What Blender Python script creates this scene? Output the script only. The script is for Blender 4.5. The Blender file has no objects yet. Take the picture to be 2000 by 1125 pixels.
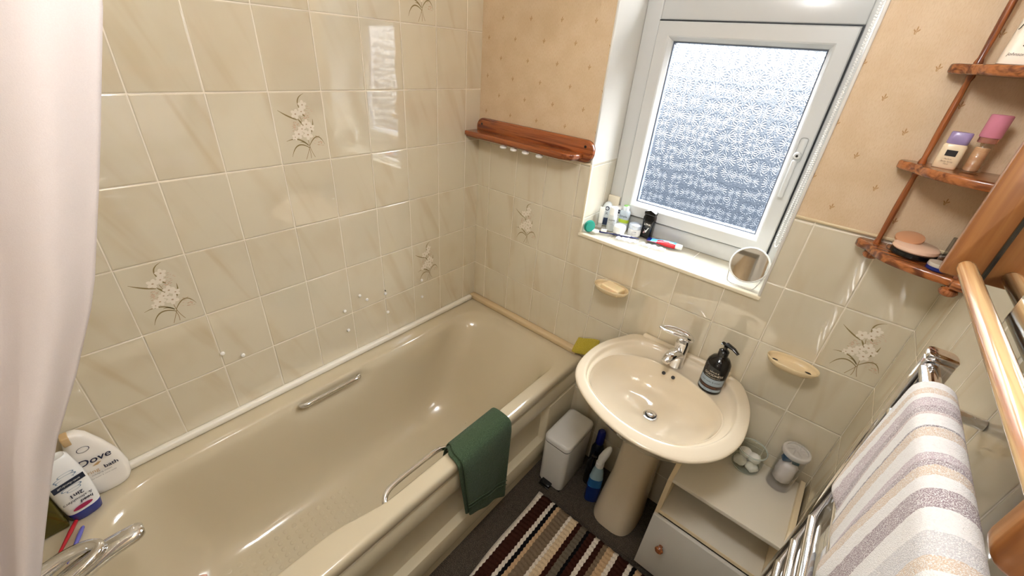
import bpy, bmesh, math, random
from mathutils import Vector, Matrix
random.seed(7)
PI = math.pi
sc = bpy.context.scene
COL = sc.collection

# ---------------------------------------------------------------- camera
cam_d = bpy.data.cameras.new('camera'); cam = bpy.data.objects.new('camera', cam_d); COL.objects.link(cam)
cam_d.sensor_width = 36.0; cam_d.lens = 800.88 / 2000 * 36.0; cam_d.clip_start = 0.02
def rodr(w):
    w = Vector(w); th = w.length; return Matrix.Rotation(th, 3, w / th)
CR = rodr((1.96807686, 0.772176298, -0.346047406))      # world -> camera (x right, y down, z forward)
M = Matrix((CR[0], -CR[1], -CR[2])).transposed().to_4x4()
M.translation = Vector((1.32144919, -1.36763775, 1.73507612))
cam.matrix_world = M
sc.camera = cam

# ---------------------------------------------------------------- exposure / colour
sc.view_settings.view_transform = 'Standard'
sc.view_settings.look = 'None'
sc.view_settings.gamma = 1.0
sc.view_settings.exposure = 0.98
sc.view_settings.use_curve_mapping = False
try:
    sc.cycles.use_denoising = True
    sc.cycles.caustics_reflective = False
    sc.cycles.caustics_refractive = False
    sc.cycles.max_bounces = 10; sc.cycles.diffuse_bounces = 6; sc.cycles.glossy_bounces = 5
    sc.cycles.transmission_bounces = 8; sc.cycles.transparent_max_bounces = 16
    sc.cycles.sample_clamp_indirect = 6.0
except Exception:
    pass

# ---------------------------------------------------------------- colour + node helpers
def s2l(c): return c / 12.92 if c <= 0.04045 else ((c + 0.055) / 1.055) ** 2.4
def rgb(r, g, b): return (s2l(r / 255), s2l(g / 255), s2l(b / 255), 1.0)

class V:
    """a node socket or constant with arithmetic"""
    def __init__(s, nt, sock): s.nt, s.s = nt, sock
    def _m(s, op, *a):
        n = s.nt.nodes.new('ShaderNodeMath'); n.operation = op
        for i, x in enumerate((s,) + a):
            if isinstance(x, V): s.nt.links.new(x.s, n.inputs[i])
            else: n.inputs[i].default_value = x
        return V(s.nt, n.outputs[0])
    def __add__(s, o): return s._m('ADD', o)
    def __sub__(s, o): return s._m('SUBTRACT', o)
    def __mul__(s, o): return s._m('MULTIPLY', o)
    def __truediv__(s, o): return s._m('DIVIDE', o)
    def mn(s, o): return s._m('MINIMUM', o)
    def mx(s, o): return s._m('MAXIMUM', o)
    def floor(s): return s._m('FLOOR')
    def fract(s): return s._m('FRACT')
    def abs(s): return s._m('ABSOLUTE')
    def sqrt(s): return s._m('SQRT')
    def sin(s): return s._m('SINE')
    def cos(s): return s._m('COSINE')
    def lt(s, o): return s._m('LESS_THAN', o)
    def gt(s, o): return s._m('GREATER_THAN', o)
    def atan2(s, o): return s._m('ARCTAN2', o)
    def clamp01(s): return s.mx(0.0).mn(1.0)
    def ramp(s, a, b, t='SMOOTHSTEP', lo=0.0, hi=1.0):
        n = s.nt.nodes.new('ShaderNodeMapRange'); n.interpolation_type = t
        s.nt.links.new(s.s, n.inputs[0]); n.inputs[1].default_value = a; n.inputs[2].default_value = b
        n.inputs[3].default_value = lo; n.inputs[4].default_value = hi
        return V(s.nt, n.outputs[0])

class Mat:
    def __init__(s, name):
        s.m = bpy.data.materials.new(name); s.m.use_nodes = True; s.nt = s.m.node_tree
        s.b = s.nt.nodes['Principled BSDF']; s.out = s.nt.nodes['Material Output']
    def set(s, **k):
        for a, v in k.items():
            n = {'col': 'Base Color', 'rough': 'Roughness', 'metal': 'Metallic', 'ior': 'IOR', 'trans': 'Transmission Weight',
                 'coat': 'Coat Weight', 'coatr': 'Coat Roughness', 'alpha': 'Alpha', 'spec': 'Specular IOR Level',
                 'sheen': 'Sheen Weight', 'normal': 'Normal', 'emc': 'Emission Color', 'ems': 'Emission Strength',
                 'sss': 'Subsurface Weight'}[a]
            i = s.b.inputs[n]
            if isinstance(v, V): s.nt.links.new(v.s, i)
            else: i.default_value = v
        return s
    def pos(s):
        g = s.nt.nodes.new('ShaderNodeNewGeometry'); x = s.nt.nodes.new('ShaderNodeSeparateXYZ')
        s.nt.links.new(g.outputs['Position'], x.inputs[0]); return [V(s.nt, o) for o in x.outputs]
    def obj(s):
        g = s.nt.nodes.new('ShaderNodeTexCoord'); x = s.nt.nodes.new('ShaderNodeSeparateXYZ')
        s.nt.links.new(g.outputs['Object'], x.inputs[0]); return [V(s.nt, o) for o in x.outputs]
    def vec(s, x, y, z=0.0):
        n = s.nt.nodes.new('ShaderNodeCombineXYZ')
        for i, a in enumerate((x, y, z)):
            if isinstance(a, V): s.nt.links.new(a.s, n.inputs[i])
            else: n.inputs[i].default_value = a
        return V(s.nt, n.outputs[0])
    def noise(s, vec, scale=5.0, detail=2.0, rough=0.5, dist=0.0):
        n = s.nt.nodes.new('ShaderNodeTexNoise'); n.inputs['Scale'].default_value = scale
        n.inputs['Detail'].default_value = detail; n.inputs['Roughness'].default_value = rough
        n.inputs['Distortion'].default_value = dist
        s.nt.links.new(vec.s, n.inputs['Vector']); return V(s.nt, n.outputs['Fac'])
    def white(s, vec):
        n = s.nt.nodes.new('ShaderNodeTexWhiteNoise'); n.noise_dimensions = '3D'
        s.nt.links.new(vec.s, n.inputs['Vector']); return V(s.nt, n.outputs['Value'])
    def mix(s, f, a, b):
        n = s.nt.nodes.new('ShaderNodeMix'); n.data_type = 'RGBA'
        for i, x in ((0, f), (6, a), (7, b)):
            if isinstance(x, V): s.nt.links.new(x.s, n.inputs[i])
            else: n.inputs[i].default_value = x
        return V(s.nt, n.outputs[2])
    def colramp(s, f, stops, interp='LINEAR'):
        n = s.nt.nodes.new('ShaderNodeValToRGB'); cr = n.color_ramp; cr.interpolation = interp
        while len(cr.elements) > 1: cr.elements.remove(cr.elements[-1])
        cr.elements[0].position = stops[0][0]; cr.elements[0].color = stops[0][1]
        for p_, c in stops[1:]:
            e = cr.elements.new(p_); e.color = c
        s.nt.links.new(f.s, n.inputs[0]); return V(s.nt, n.outputs[0])
    def bump(s, h, dist=1.0, strength=1.0):
        n = s.nt.nodes.new('ShaderNodeBump'); n.inputs['Distance'].default_value = dist
        n.inputs['Strength'].default_value = strength
        s.nt.links.new(h.s, n.inputs['Height']); v = V(s.nt, n.outputs[0]); s.set(normal=v); return v

def plain(name, c, rough=0.4, **k):
    return Mat(name).set(col=rgb(*c), rough=rough, **k).m

# ---------------------------------------------------------------- sky outside (seen and lighting only through the window)
w = bpy.data.worlds.new('sky'); sc.world = w; w.use_nodes = True
nt = w.node_tree; bg = nt.nodes['Background']
tc = nt.nodes.new('ShaderNodeTexCoord'); sx = nt.nodes.new('ShaderNodeSeparateXYZ')
nt.links.new(tc.outputs['Generated'], sx.inputs[0])
mr = nt.nodes.new('ShaderNodeMapRange'); nt.links.new(sx.outputs[2], mr.inputs[0])
mr.inputs[1].default_value = -1.0; mr.inputs[2].default_value = 1.0
cr = nt.nodes.new('ShaderNodeValToRGB'); nt.links.new(mr.outputs[0], cr.inputs[0])
els = cr.color_ramp.elements
els[0].position = 0.0; els[0].color = (0.045, 0.055, 0.07, 1)
els[1].position = 1.0; els[1].color = (0.80, 0.90, 1.0, 1)
for p_, c in ((0.36, (0.035, 0.047, 0.065, 1)), (0.43, (0.06, 0.075, 0.10, 1)), (0.485, (0.13, 0.155, 0.19, 1)), (0.52, (0.42, 0.45, 0.48, 1)), (0.60, (1, 1, 1, 1))):
    e = els.new(p_); e.color = c
nt.links.new(cr.outputs[0], bg.inputs[0])
m2 = nt.nodes.new('ShaderNodeMapRange'); m2.interpolation_type = 'SMOOTHSTEP'; nt.links.new(sx.outputs[2], m2.inputs[0])
m2.inputs[1].default_value = 0.10; m2.inputs[2].default_value = 0.55; m2.inputs[3].default_value = 2.2; m2.inputs[4].default_value = 36.0
nt.links.new(m2.outputs[0], bg.inputs[1])

def add_light(name, kind, loc, energy, color=(1, 1, 1), rot=(0, 0, 0), **k):
    l = bpy.data.lights.new(name, kind); l.energy = energy; l.color = color
    for a, v in k.items(): setattr(l, a, v)
    o = bpy.data.objects.new(name, l); COL.objects.link(o); o.location = loc; o.rotation_euler = rot
    return o
# portal that guides sky sampling through the window opening
po = add_light('window_portal', 'AREA', (0.905, 0.30, 1.60), 1.0, rot=(-PI / 2, 0, 0), shape='RECTANGLE', size=0.64, size_y=0.96)
po.data.cycles.is_portal = True
# added ceiling fill lamp, unseen, to brighten the room
CEIL_FILL = (1.12, -1.07, 2.20)
add_light('ceiling_fill', 'POINT', CEIL_FILL, 16.5, (0.98, 0.985, 1.0), shadow_soft_size=0.10)
# added fill lamp on the landing, brightening the room through the doorway
LAND_FILL = (1.25, -3.2, 1.75)
add_light('landing_fill', 'POINT', LAND_FILL, 5.0, (1.0, 0.96, 0.92), shadow_soft_size=0.12)

# ---------------------------------------------------------------- mesh helpers
def props(o, label=None, cat=None, group=None, kind=None):
    if label: o['label'] = label
    if cat: o['category'] = cat
    if group: o['group'] = group
    if kind: o['kind'] = kind
    return o
def origin(parent):
    return Vector(parent.location) if parent is not None else Vector((0, 0, 0))
def full_origin(parent):
    v = Vector((0, 0, 0))
    while parent is not None: v += Vector(parent.location); parent = parent.parent
    return v
def mk(name, verts, faces, mats, parent=None, smooth=False, fm=None, label=None, cat=None, group=None, kind=None, sub=0, autos=None):
    """verts in world coordinates; parented without rotation"""
    me = bpy.data.meshes.new(name)
    off = full_origin(parent)
    me.from_pydata([tuple(Vector(v) - off) for v in verts], [], faces)
    for m in (mats if isinstance(mats, (list, tuple)) else [mats]): me.materials.append(m)
    if fm:
        for p_, i in zip(me.polygons, fm): p_.material_index = i
    me.validate(); me.update()
    o = bpy.data.objects.new(name, me); COL.objects.link(o)
    if parent is not None: o.parent = parent
    if smooth:
        for p_ in me.polygons: p_.use_smooth = True
        if autos is not None:
            bm = bmesh.new(); bm.from_mesh(me)
            for e in bm.edges:
                if len(e.link_faces) == 2 and e.calc_face_angle(0) > autos: e.smooth = False
            bm.to_mesh(me); bm.free()
    if sub:
        md = o.modifiers.new('sub', 'SUBSURF'); md.levels = sub; md.render_levels = sub
    return props(o, label, cat, group, kind)

def fin(name, bm, mats, parent=None, smooth=False, autos=None, **k):
    bmesh.ops.recalc_face_normals(bm, faces=bm.faces)
    bm.verts.index_update()
    vs = [v.co.copy() for v in bm.verts]; fs = [[v.index for v in f.verts] for f in bm.faces]; fm = [f.material_index for f in bm.faces]
    bm.free()
    return mk(name, vs, fs, mats, parent, smooth, fm, autos=autos, **k)

def thing(name, loc, label, cat, group=None, kind=None):
    o = bpy.data.objects.new(name, None); COL.objects.link(o); o.location = loc; o.empty_display_size = 0.05
    return props(o, label, cat, group, kind)

def bm_box(bm, lo, hi, bev=0.0, seg=2, mat=0, M_=None):
    lo = Vector(lo); hi = Vector(hi)
    r = bmesh.ops.create_cube(bm, size=1.0)
    vs = r['verts']
    for v in vs:
        v.co = Vector([(lo[i] + hi[i]) / 2 + v.co[i] * (hi[i] - lo[i]) for i in range(3)])
    fs = set(f for v in vs for f in v.link_faces)
    if bev > 0:
        es = list(set(e for v in vs for e in v.link_edges))
        rr = bmesh.ops.bevel(bm, geom=es, offset=bev, segments=seg, profile=0.5, affect='EDGES')
        vs = list(set(rr['verts']) | set(v for f in rr['faces'] for v in f.verts))
        fs = set(f for v in vs for f in v.link_faces)
        vs = list(set(v for f in fs for v in f.verts))
    for f in fs: f.material_index = mat
    if M_ is not None:
        for v in vs: v.co = M_ @ v.co
    return vs
def box(name, lo, hi, mat, parent=None, bev=0.0, seg=2, M_=None, smooth=None, **k):
    bm = bmesh.new(); bm_box(bm, lo, hi, bev, seg, M_=M_)
    return fin(name, bm, mat, parent, smooth=(bev > 0) if smooth is None else smooth, autos=0.9 if bev > 0 else None, **k)

def loft_data(rings, close=True, cap0=True, cap1=True):
    n = len(rings[0]); vs = [p for r in rings for p in r]; fs = []
    for i in range(len(rings) - 1):
        for j in range(n if close else n - 1):
            a = i * n + j; b = i * n + (j + 1) % n
            fs.append([a, b, b + n, a + n])
    if cap0: fs.append(list(range(n))[::-1])
    if cap1: fs.append([(len(rings) - 1) * n + j for j in range(n)])
    return vs, fs
def loft(name, rings, mat, parent=None, smooth=True, autos=0.7, cap0=True, cap1=True, fm=None, close=True, **k):
    vs, fs = loft_data(rings, close, cap0, cap1)
    o = mk(name, vs, fs, mat, parent, smooth, fm, autos=autos, **k)
    bm = bmesh.new(); bm.from_mesh(o.data); bmesh.ops.recalc_face_normals(bm, faces=bm.faces); bm.to_mesh(o.data); bm.free()
    return o
def frame_of(d):
    d = Vector(d).normalized(); up = Vector((0, 0, 1)) if abs(d.z) < 0.9 else Vector((0, 1, 0))
    a = d.cross(up).normalized(); b = d.cross(a).normalized()
    return a, b
def circle(c, a, b, r, n, r2=None):
    r2 = r if r2 is None else r2
    return [Vector(c) + a * (r * math.cos(2 * PI * i / n)) + b * (r2 * math.sin(2 * PI * i / n)) for i in range(n)]
def lathe(name, prof, c, mat, parent=None, n=32, axis=(0, 0, 1), autos=0.7, fm=None, **k):
    """prof: (radius, height along axis)"""
    ax = Vector(axis).normalized(); a, b = frame_of(ax); c = Vector(c)
    rings = [circle(c + ax * h, a, b, max(r, 1e-5), n) for r, h in prof]
    f = None
    if fm:
        f = [i for i in fm for _ in range(n)] + [fm[0], fm[-1]]
    return loft(name, rings, mat, parent, True, autos, fm=f, **k)
def tube_rings(path, radii, n=12, flat=1.0, up=None):
    path = [Vector(p_) for p_ in path]; rings = []
    if not isinstance(radii, (list, tuple)): radii = [radii] * len(path)
    prev = None
    for i, p_ in enumerate(path):
        d = (path[min(i + 1, len(path) - 1)] - path[max(i - 1, 0)]).normalized()
        if prev is None:
            a, b = frame_of(d)
            if up is not None:
                b = Vector(up) - d * d.dot(Vector(up)); b.normalize(); a = d.cross(b)
        else:
            a = (prev - d * prev.dot(d)).normalized(); b = d.cross(a)
        prev = a
        rings.append([p_ + a * (radii[i] * math.cos(2 * PI * j / n)) + b * (radii[i] * flat * math.sin(2 * PI * j / n)) for j in range(n)])
    return rings
def tube(name, path, radii, mat, parent=None, n=12, flat=1.0, up=None, **k):
    return loft(name, tube_rings(path, radii, n, flat, up), mat, parent, **k)
def smooth_path(pts, per=6):
    pts = [Vector(p_) for p_ in pts]; out = []
    for i in range(len(pts) - 1):
        p0 = pts[max(i - 1, 0)]; p1 = pts[i]; p2 = pts[i + 1]; p3 = pts[min(i + 2, len(pts) - 1)]
        for j in range(per):
            t = j / per
            out.append(0.5 * ((2 * p1) + (p2 - p0) * t + (2 * p0 - 5 * p1 + 4 * p2 - p3) * t * t + (3 * p1 - p0 - 3 * p2 + p3) * t ** 3))
    out.append(pts[-1]); return out
def prism(name, poly, d0, d1, plane, mat, parent=None, bev=0.0, seg=2, **k):
    """poly: 2D outline; plane 'xy','xz','yz'; extruded from d0 to d1 on the remaining axis"""
    bm = bmesh.new()
    def P(u, v, d): return {'xy': (u, v, d), 'xz': (u, d, v), 'yz': (d, u, v)}[plane]
    v0 = [bm.verts.new(P(u, v, d0)) for u, v in poly]; v1 = [bm.verts.new(P(u, v, d1)) for u, v in poly]
    n = len(poly); bm.faces.new(v0); bm.faces.new(v1[::-1])
    for i in range(n): bm.faces.new([v0[i], v0[(i + 1) % n], v1[(i + 1) % n], v1[i]])
    bmesh.ops.recalc_face_normals(bm, faces=bm.faces)
    if bev > 0:
        es = [e for e in bm.edges if e.calc_face_angle(0) > 0.5]
        bmesh.ops.bevel(bm, geom=es, offset=bev, segments=seg, profile=0.5, affect='EDGES', clamp_overlap=True)
    return fin(name, bm, mat, parent, smooth=bev > 0, autos=0.8, **k)
def rrect(x0, x1, y0, y1, r, n=8, rs=None):
    """rounded rectangle outline; rs = radii for (x1,y1),(x0,y1),(x0,y0),(x1,y0)"""
    rs = rs or (r, r, r, r); out = []
    for (cx, cy, a0, rr) in ((x1 - rs[0], y1 - rs[0], 0, rs[0]), (x0 + rs[1], y1 - rs[1], PI / 2, rs[1]), (x0 + rs[2], y0 + rs[2], PI, rs[2]), (x1 - rs[3], y0 + rs[3], 1.5 * PI, rs[3])):
        for i in range(n + 1):
            a = a0 + PI / 2 * i / n; out.append((cx + rr * math.cos(a), cy + rr * math.sin(a)))
    return out
_fonts = {}
def text(name, s, size, origin_, right, up, mat, parent=None, ext=0.0002, off=0.0004, align='CENTER', squash=1.0, warp=None, bold=0.0, shear=0.0, **k):
    """lettering as mesh, lying in the plane (right, up)"""
    cu = bpy.data.curves.new('t', 'FONT'); cu.body = s; cu.size = size; cu.align_x = align; cu.align_y = 'CENTER'
    cu.offset = bold; cu.shear = shear; cu.resolution_u = 3
    o = bpy.data.objects.new('t', cu); COL.objects.link(o)
    dg = bpy.context.evaluated_depsgraph_get(); dg.update()
    me = bpy.data.meshes.new_from_object(o.evaluated_get(dg))
    vs = [v.co.copy() for v in me.vertices]; fs = [list(p_.vertices) for p_ in me.polygons]
    bpy.data.objects.remove(o); bpy.data.curves.remove(cu); bpy.data.meshes.remove(me)
    r = Vector(right).normalized(); u = Vector(up).normalized(); n_ = r.cross(u)
    if warp: pts = [warp(v.x * squash, v.y) for v in vs]
    else: pts = [Vector(origin_) + r * (v.x * squash) + u * v.y + n_ * off for v in vs]
    return mk(name, pts, fs, mat, parent, **k)

def copy_tree(o, parent=None):
    c = o.copy(); COL.objects.link(c); c.parent = parent
    for ch in list(o.children): copy_tree(ch, c)
    return c

# ---------------------------------------------------------------- materials
PW, PH = 0.152, 0.2012
Z0 = 0.78
def tile_mat(name, ui, u0, base, vein, grout, veinamt=1.0, vscale=PH, v0=Z0, pu=PW, gw=0.0011, slant=0.35):
    m = Mat(name); p_ = m.pos(); u = p_[ui]; v = p_[2] if ui != 2 else p_[0]
    uu = (u - u0) / pu; vv = (v - v0) / vscale
    fu = uu.fract(); fv = vv.fract(); cu = uu.floor(); cv = vv.floor()
    du = fu.mn(V(m.nt, fu.s) * -1.0 + 1.0) * pu; dv = fv.mn(fv * -1.0 + 1.0) * vscale
    d = du.mn(dv)
    r1 = m.white(m.vec(cu, cv, 1.0)); r2 = m.white(m.vec(cu, cv, 5.0)); r3 = m.white(m.vec(cu, cv, 9.0))
    gm = d.ramp(gw, gw + 0.0007)
    st = m.noise(m.vec((u + v * slant) * 17.0 + r1 * 30.0, v * 2.2 + r2 * 20.0, r3 * 9.0), 1.0, 2.5, 0.45, 0.6)
    st2 = m.noise(m.vec(u * 9.0 + r2 * 11.0, v * 7.0, r1 * 5.0), 1.0, 2.0, 0.5)
    va = st.ramp(0.50, 0.80) * (0.62 * veinamt) + st2.ramp(0.45, 0.8) * (0.30 * veinamt)
    c = m.mix(va, rgb(*base), rgb(*vein))
    c = m.mix(r3 * 0.22, c, rgb(base[0] - 10, base[1] - 14, base[2] - 20))
    c = m.mix(gm, rgb(*grout), c)
    m.set(col=c, rough=gm.ramp(0, 1, 'LINEAR', 0.6, 0.04), spec=0.75, ior=1.8)
    wav = m.noise(m.vec(p_[0] * 7.0, p_[1] * 7.0, p_[2] * 7.0), 1.0, 1.0) * 0.0011
    tilt = ((r1 - 0.5) * fu + (r2 - 0.5) * fv) * 0.0016
    h = d.ramp(0.0006, 0.0045) * 0.0009 + (wav + tilt) * gm
    m.bump(h, 1.0, 1.0)
    return m.m
TB, TV, TG = (217, 209, 188), (198, 180, 148), (236, 228, 212)
M_tile_left = tile_mat('beige marbled tile', 1, -0.0837, TB, TV, TG)
M_tile_back = tile_mat('beige marbled tile back', 0, 0.0724, TB, TV, TG, slant=0.12)
M_tile_right = tile_mat('beige marbled tile right', 1, 0.0, TB, TV, TG, slant=0.12)
M_sill = tile_mat('cream sill tile', 0, 0.0724 + 0.0, (204, 198, 182), (196, 185, 162), (220, 216, 206), 0.5, 1.0, -0.5)
M_reveal = tile_mat('cream reveal tile', 1, 0.30, (214, 208, 192), (204, 193, 170), (226, 222, 210), 0.6)

def wallpaper(name, ui, u0):
    m = Mat(name); p_ = m.pos(); u, v = p_[ui], p_[2]
    PU, PV = 0.1335, 0.1325
    mask = None
    for ou, ov in ((0.0, 0.0), (-0.0672, -0.066)):
        a = (((u - (u0 + ou - PU / 2)) / PU).fract() - 0.5) * PU
        b = (((v - (1.837 + ov - PV / 2)) / PV).fract() - 0.5) * PV
        for (ca, cb, an, la, lb) in ((0.0, 0.0035, 0.0, 0.0013, 0.0045), (-0.0032, -0.0005, 0.75, 0.0012, 0.0036), (0.0032, -0.0002, -0.75, 0.0012, 0.0036), (-0.002, -0.0052, 0.35, 0.0009, 0.003), (0.0002, -0.004, 0.0, 0.0006, 0.004)):
            x = a - ca; y = b - cb; cs, sn = math.cos(an), math.sin(an)
            xr = (x * cs + y * sn) / la; yr = (y * cs - x * sn) / lb
            e = (xr * xr + yr * yr).lt(1.0)
            mask = e if mask is None else mask.mx(e)
    n1 = m.noise(m.vec(p_[0] * 14.0, p_[1] * 14.0, p_[2] * 14.0), 1.0, 3.0)
    n2 = m.noise(m.vec(p_[0] * 500.0, p_[1] * 500.0, p_[2] * 120.0), 1.0, 2.0)
    c = m.mix(n1.ramp(0.3, 0.7), rgb(214, 192, 162), rgb(206, 182, 150))
    c = m.mix(n2.ramp(0.4, 0.75) * 0.35, c, rgb(190, 158, 118))
    c = m.mix(mask * 0.8, c, rgb(160, 116, 58))
    m.set(col=c, rough=0.5, spec=0.3)
    m.bump(n2 * 0.0006 + n1 * 0.0003, 1.0, 0.9)
    return m.m
M_paper_back = wallpaper('cream sprig wallpaper', 0, 0.105)
M_paper_right = wallpaper('cream sprig wallpaper side', 1, -0.06)
M_paint = plain('white paint', (216, 214, 208), 0.5)
M_ceil = plain('ceiling paint', (244, 242, 236), 0.7)
M_plaster = plain('hall paint', (232, 224, 206), 0.7)

def carpet():
    m = Mat('dark brown carpet'); p_ = m.pos(); v = m.vec(p_[0], p_[1], p_[2])
    n = m.noise(v, 420.0, 2.0); n2 = m.noise(v, 60.0, 3.0)
    c = m.mix(n.ramp(0.35, 0.68), rgb(44, 38, 33), rgb(122, 112, 98)); c = m.mix(n2.ramp(0.4, 0.7) * 0.4, c, rgb(62, 52, 46))
    m.set(col=c, rough=0.95, spec=0.1); m.bump(n * 0.006 + n2 * 0.003, 1.0, 1.0); return m.m
M_carpet = carpet()

def wood(name, light, dark, axis, scale=1.0, rough=0.22, amt=1.0, coat=0.4):
    m = Mat(name); p_ = m.pos(); s = [60.0 * scale] * 3; s[axis] = 3.0 * scale
    v = m.vec(p_[0] * s[0], p_[1] * s[1], p_[2] * s[2])
    n = m.noise(v, 1.0, 3.0, 0.5, 1.2); s2 = [300.0 * scale] * 3; s2[axis] = 6.0 * scale
    f = m.noise(m.vec(p_[0] * s2[0], p_[1] * s2[1], p_[2] * s2[2]), 1.0, 2.0)
    c = m.mix(n.ramp(0.42, 0.64) * amt, rgb(*light), rgb(*dark)); c = m.mix(f.ramp(0.4, 0.75) * (0.45 * amt), c, rgb(*dark))
    m.set(col=c, rough=rough, coat=coat, coatr=0.1); m.bump(f * 0.0003, 1.0, 0.6); return m.m
M_wood_red_x = wood('reddish varnished pine', (158, 88, 44), (102, 44, 20), 0)
M_wood_red_z = wood('reddish varnished pine upright', (152, 86, 42), (100, 48, 20), 2)
M_wood_ring = wood('honey pine shelf', (168, 102, 54), (98, 50, 24), 0, 0.7)
M_pine_y = wood('pale varnished pine', (226, 190, 138), (160, 98, 44), 1, 0.75, 0.15, 1.0)
M_pine_z = wood('golden pine upright', (158, 104, 56), (118, 68, 32), 2, 0.8, 0.3, 0.5)
M_knobwood = wood('dark turned wood', (168, 100, 54), (124, 66, 32), 2, 2.0)

def ceramic(name, c, rough=0.07, wav=0.0004):
    m = Mat(name); p_ = m.pos(); v = m.vec(p_[0], p_[1], p_[2])
    m.set(col=rgb(*c), rough=rough, spec=0.55)
    m.bump(m.noise(v, 9.0, 1.0) * wav, 1.0, 0.7); return m.m
M_basin = ceramic('champagne ceramic', (222, 209, 186))
M_panel = ceramic('champagne panel', (212, 202, 176), 0.22, 0.0002)
M_dish = ceramic('beige ceramic', (222, 202, 164), 0.12)
def bath_mat():
    m = Mat('champagne acrylic'); p_ = m.pos(); x, y, z = p_
    a = ((x / 0.026).fract() - 0.5) * 0.026; b = ((y / 0.030).fract() - 0.5) * 0.030
    r = (a * a + b * b).sqrt()
    reg = (y.lt(-0.95)) * (y.gt(-1.42)) * (z.lt(0.19)) * (x.gt(0.24)) * (x.lt(0.50))
    h = r.ramp(0.005, 0.009, lo=1.0, hi=0.0) * reg * 0.0012
    m.set(col=rgb(198, 186, 160), rough=0.10, spec=0.55)
    m.bump(h + m.noise(m.vec(x, y, z), 6.0, 1.0) * 0.0007, 1.0, 0.8); return m.m
M_bath = bath_mat()
M_chrome = Mat('chrome').set(col=(0.80, 0.80, 0.82, 1), metal=1.0, rough=0.05).m
M_steel = plain('dark steel', (90, 88, 84), 0.25, metal=1.0)
M_mirror = Mat('mirror glass').set(col=(0.86, 0.88, 0.88, 1), metal=1.0, rough=0.01).m
M_upvc = plain('white upvc', (206, 207, 206), 0.25)
M_gasket = plain('black rubber', (20, 24, 30), 0.5)
M_white = plain('white plastic', (240, 240, 238), 0.3)
M_black = plain('black plastic', (14, 13, 14), 0.15)
M_dark = plain('dark recess', (22, 18, 16), 0.5)
M_seal = plain('white sealant', (240, 236, 226), 0.35)
M_laminate = plain('pale grey laminate', (226, 219, 204), 0.35)
M_laminate_edge = plain('cream laminate edge', (232, 214, 180), 0.4)
M_laminate_front = plain('grey laminate front', (204, 202, 196), 0.35)
def thin_glass(name, tint, edge):
    m = Mat(name); nt = m.nt; nt.nodes.remove(m.b)
    lw = nt.nodes.new('ShaderNodeLayerWeight'); lw.inputs[0].default_value = 0.45
    mr = nt.nodes.new('ShaderNodeMapRange'); nt.links.new(lw.outputs['Facing'], mr.inputs[0]); mr.inputs[1].default_value = 0.55; mr.inputs[3].default_value = 0.05; mr.inputs[4].default_value = edge
    tr = nt.nodes.new('ShaderNodeBsdfTransparent'); tr.inputs[0].default_value = tint
    gl = nt.nodes.new('ShaderNodeBsdfGlossy'); gl.inputs['Roughness'].default_value = 0.03; gl.inputs[0].default_value = (0.95, 0.97, 0.97, 1)
    mx = nt.nodes.new('ShaderNodeMixShader'); nt.links.new(mr.outputs[0], mx.inputs[0]); nt.links.new(tr.outputs[0], mx.inputs[1]); nt.links.new(gl.outputs[0], mx.inputs[2])
    nt.links.new(mx.outputs[0], m.out.inputs[0]); return m.m
M_glass = thin_glass('clear glass', (0.965, 0.98, 0.97, 1), 0.85)
M_clearpl = thin_glass('clear plastic', (0.95, 0.95, 0.96, 1), 0.85)
def milky(name, c, a):
    return Mat(name).set(col=c, rough=0.15, alpha=a, spec=0.8).m
M_rimglass = milky('glass rim', (0.72, 0.78, 0.72, 1), 0.45)
M_lidpl = milky('textured clear lid', (0.85, 0.82, 0.80, 1), 0.42)

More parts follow.
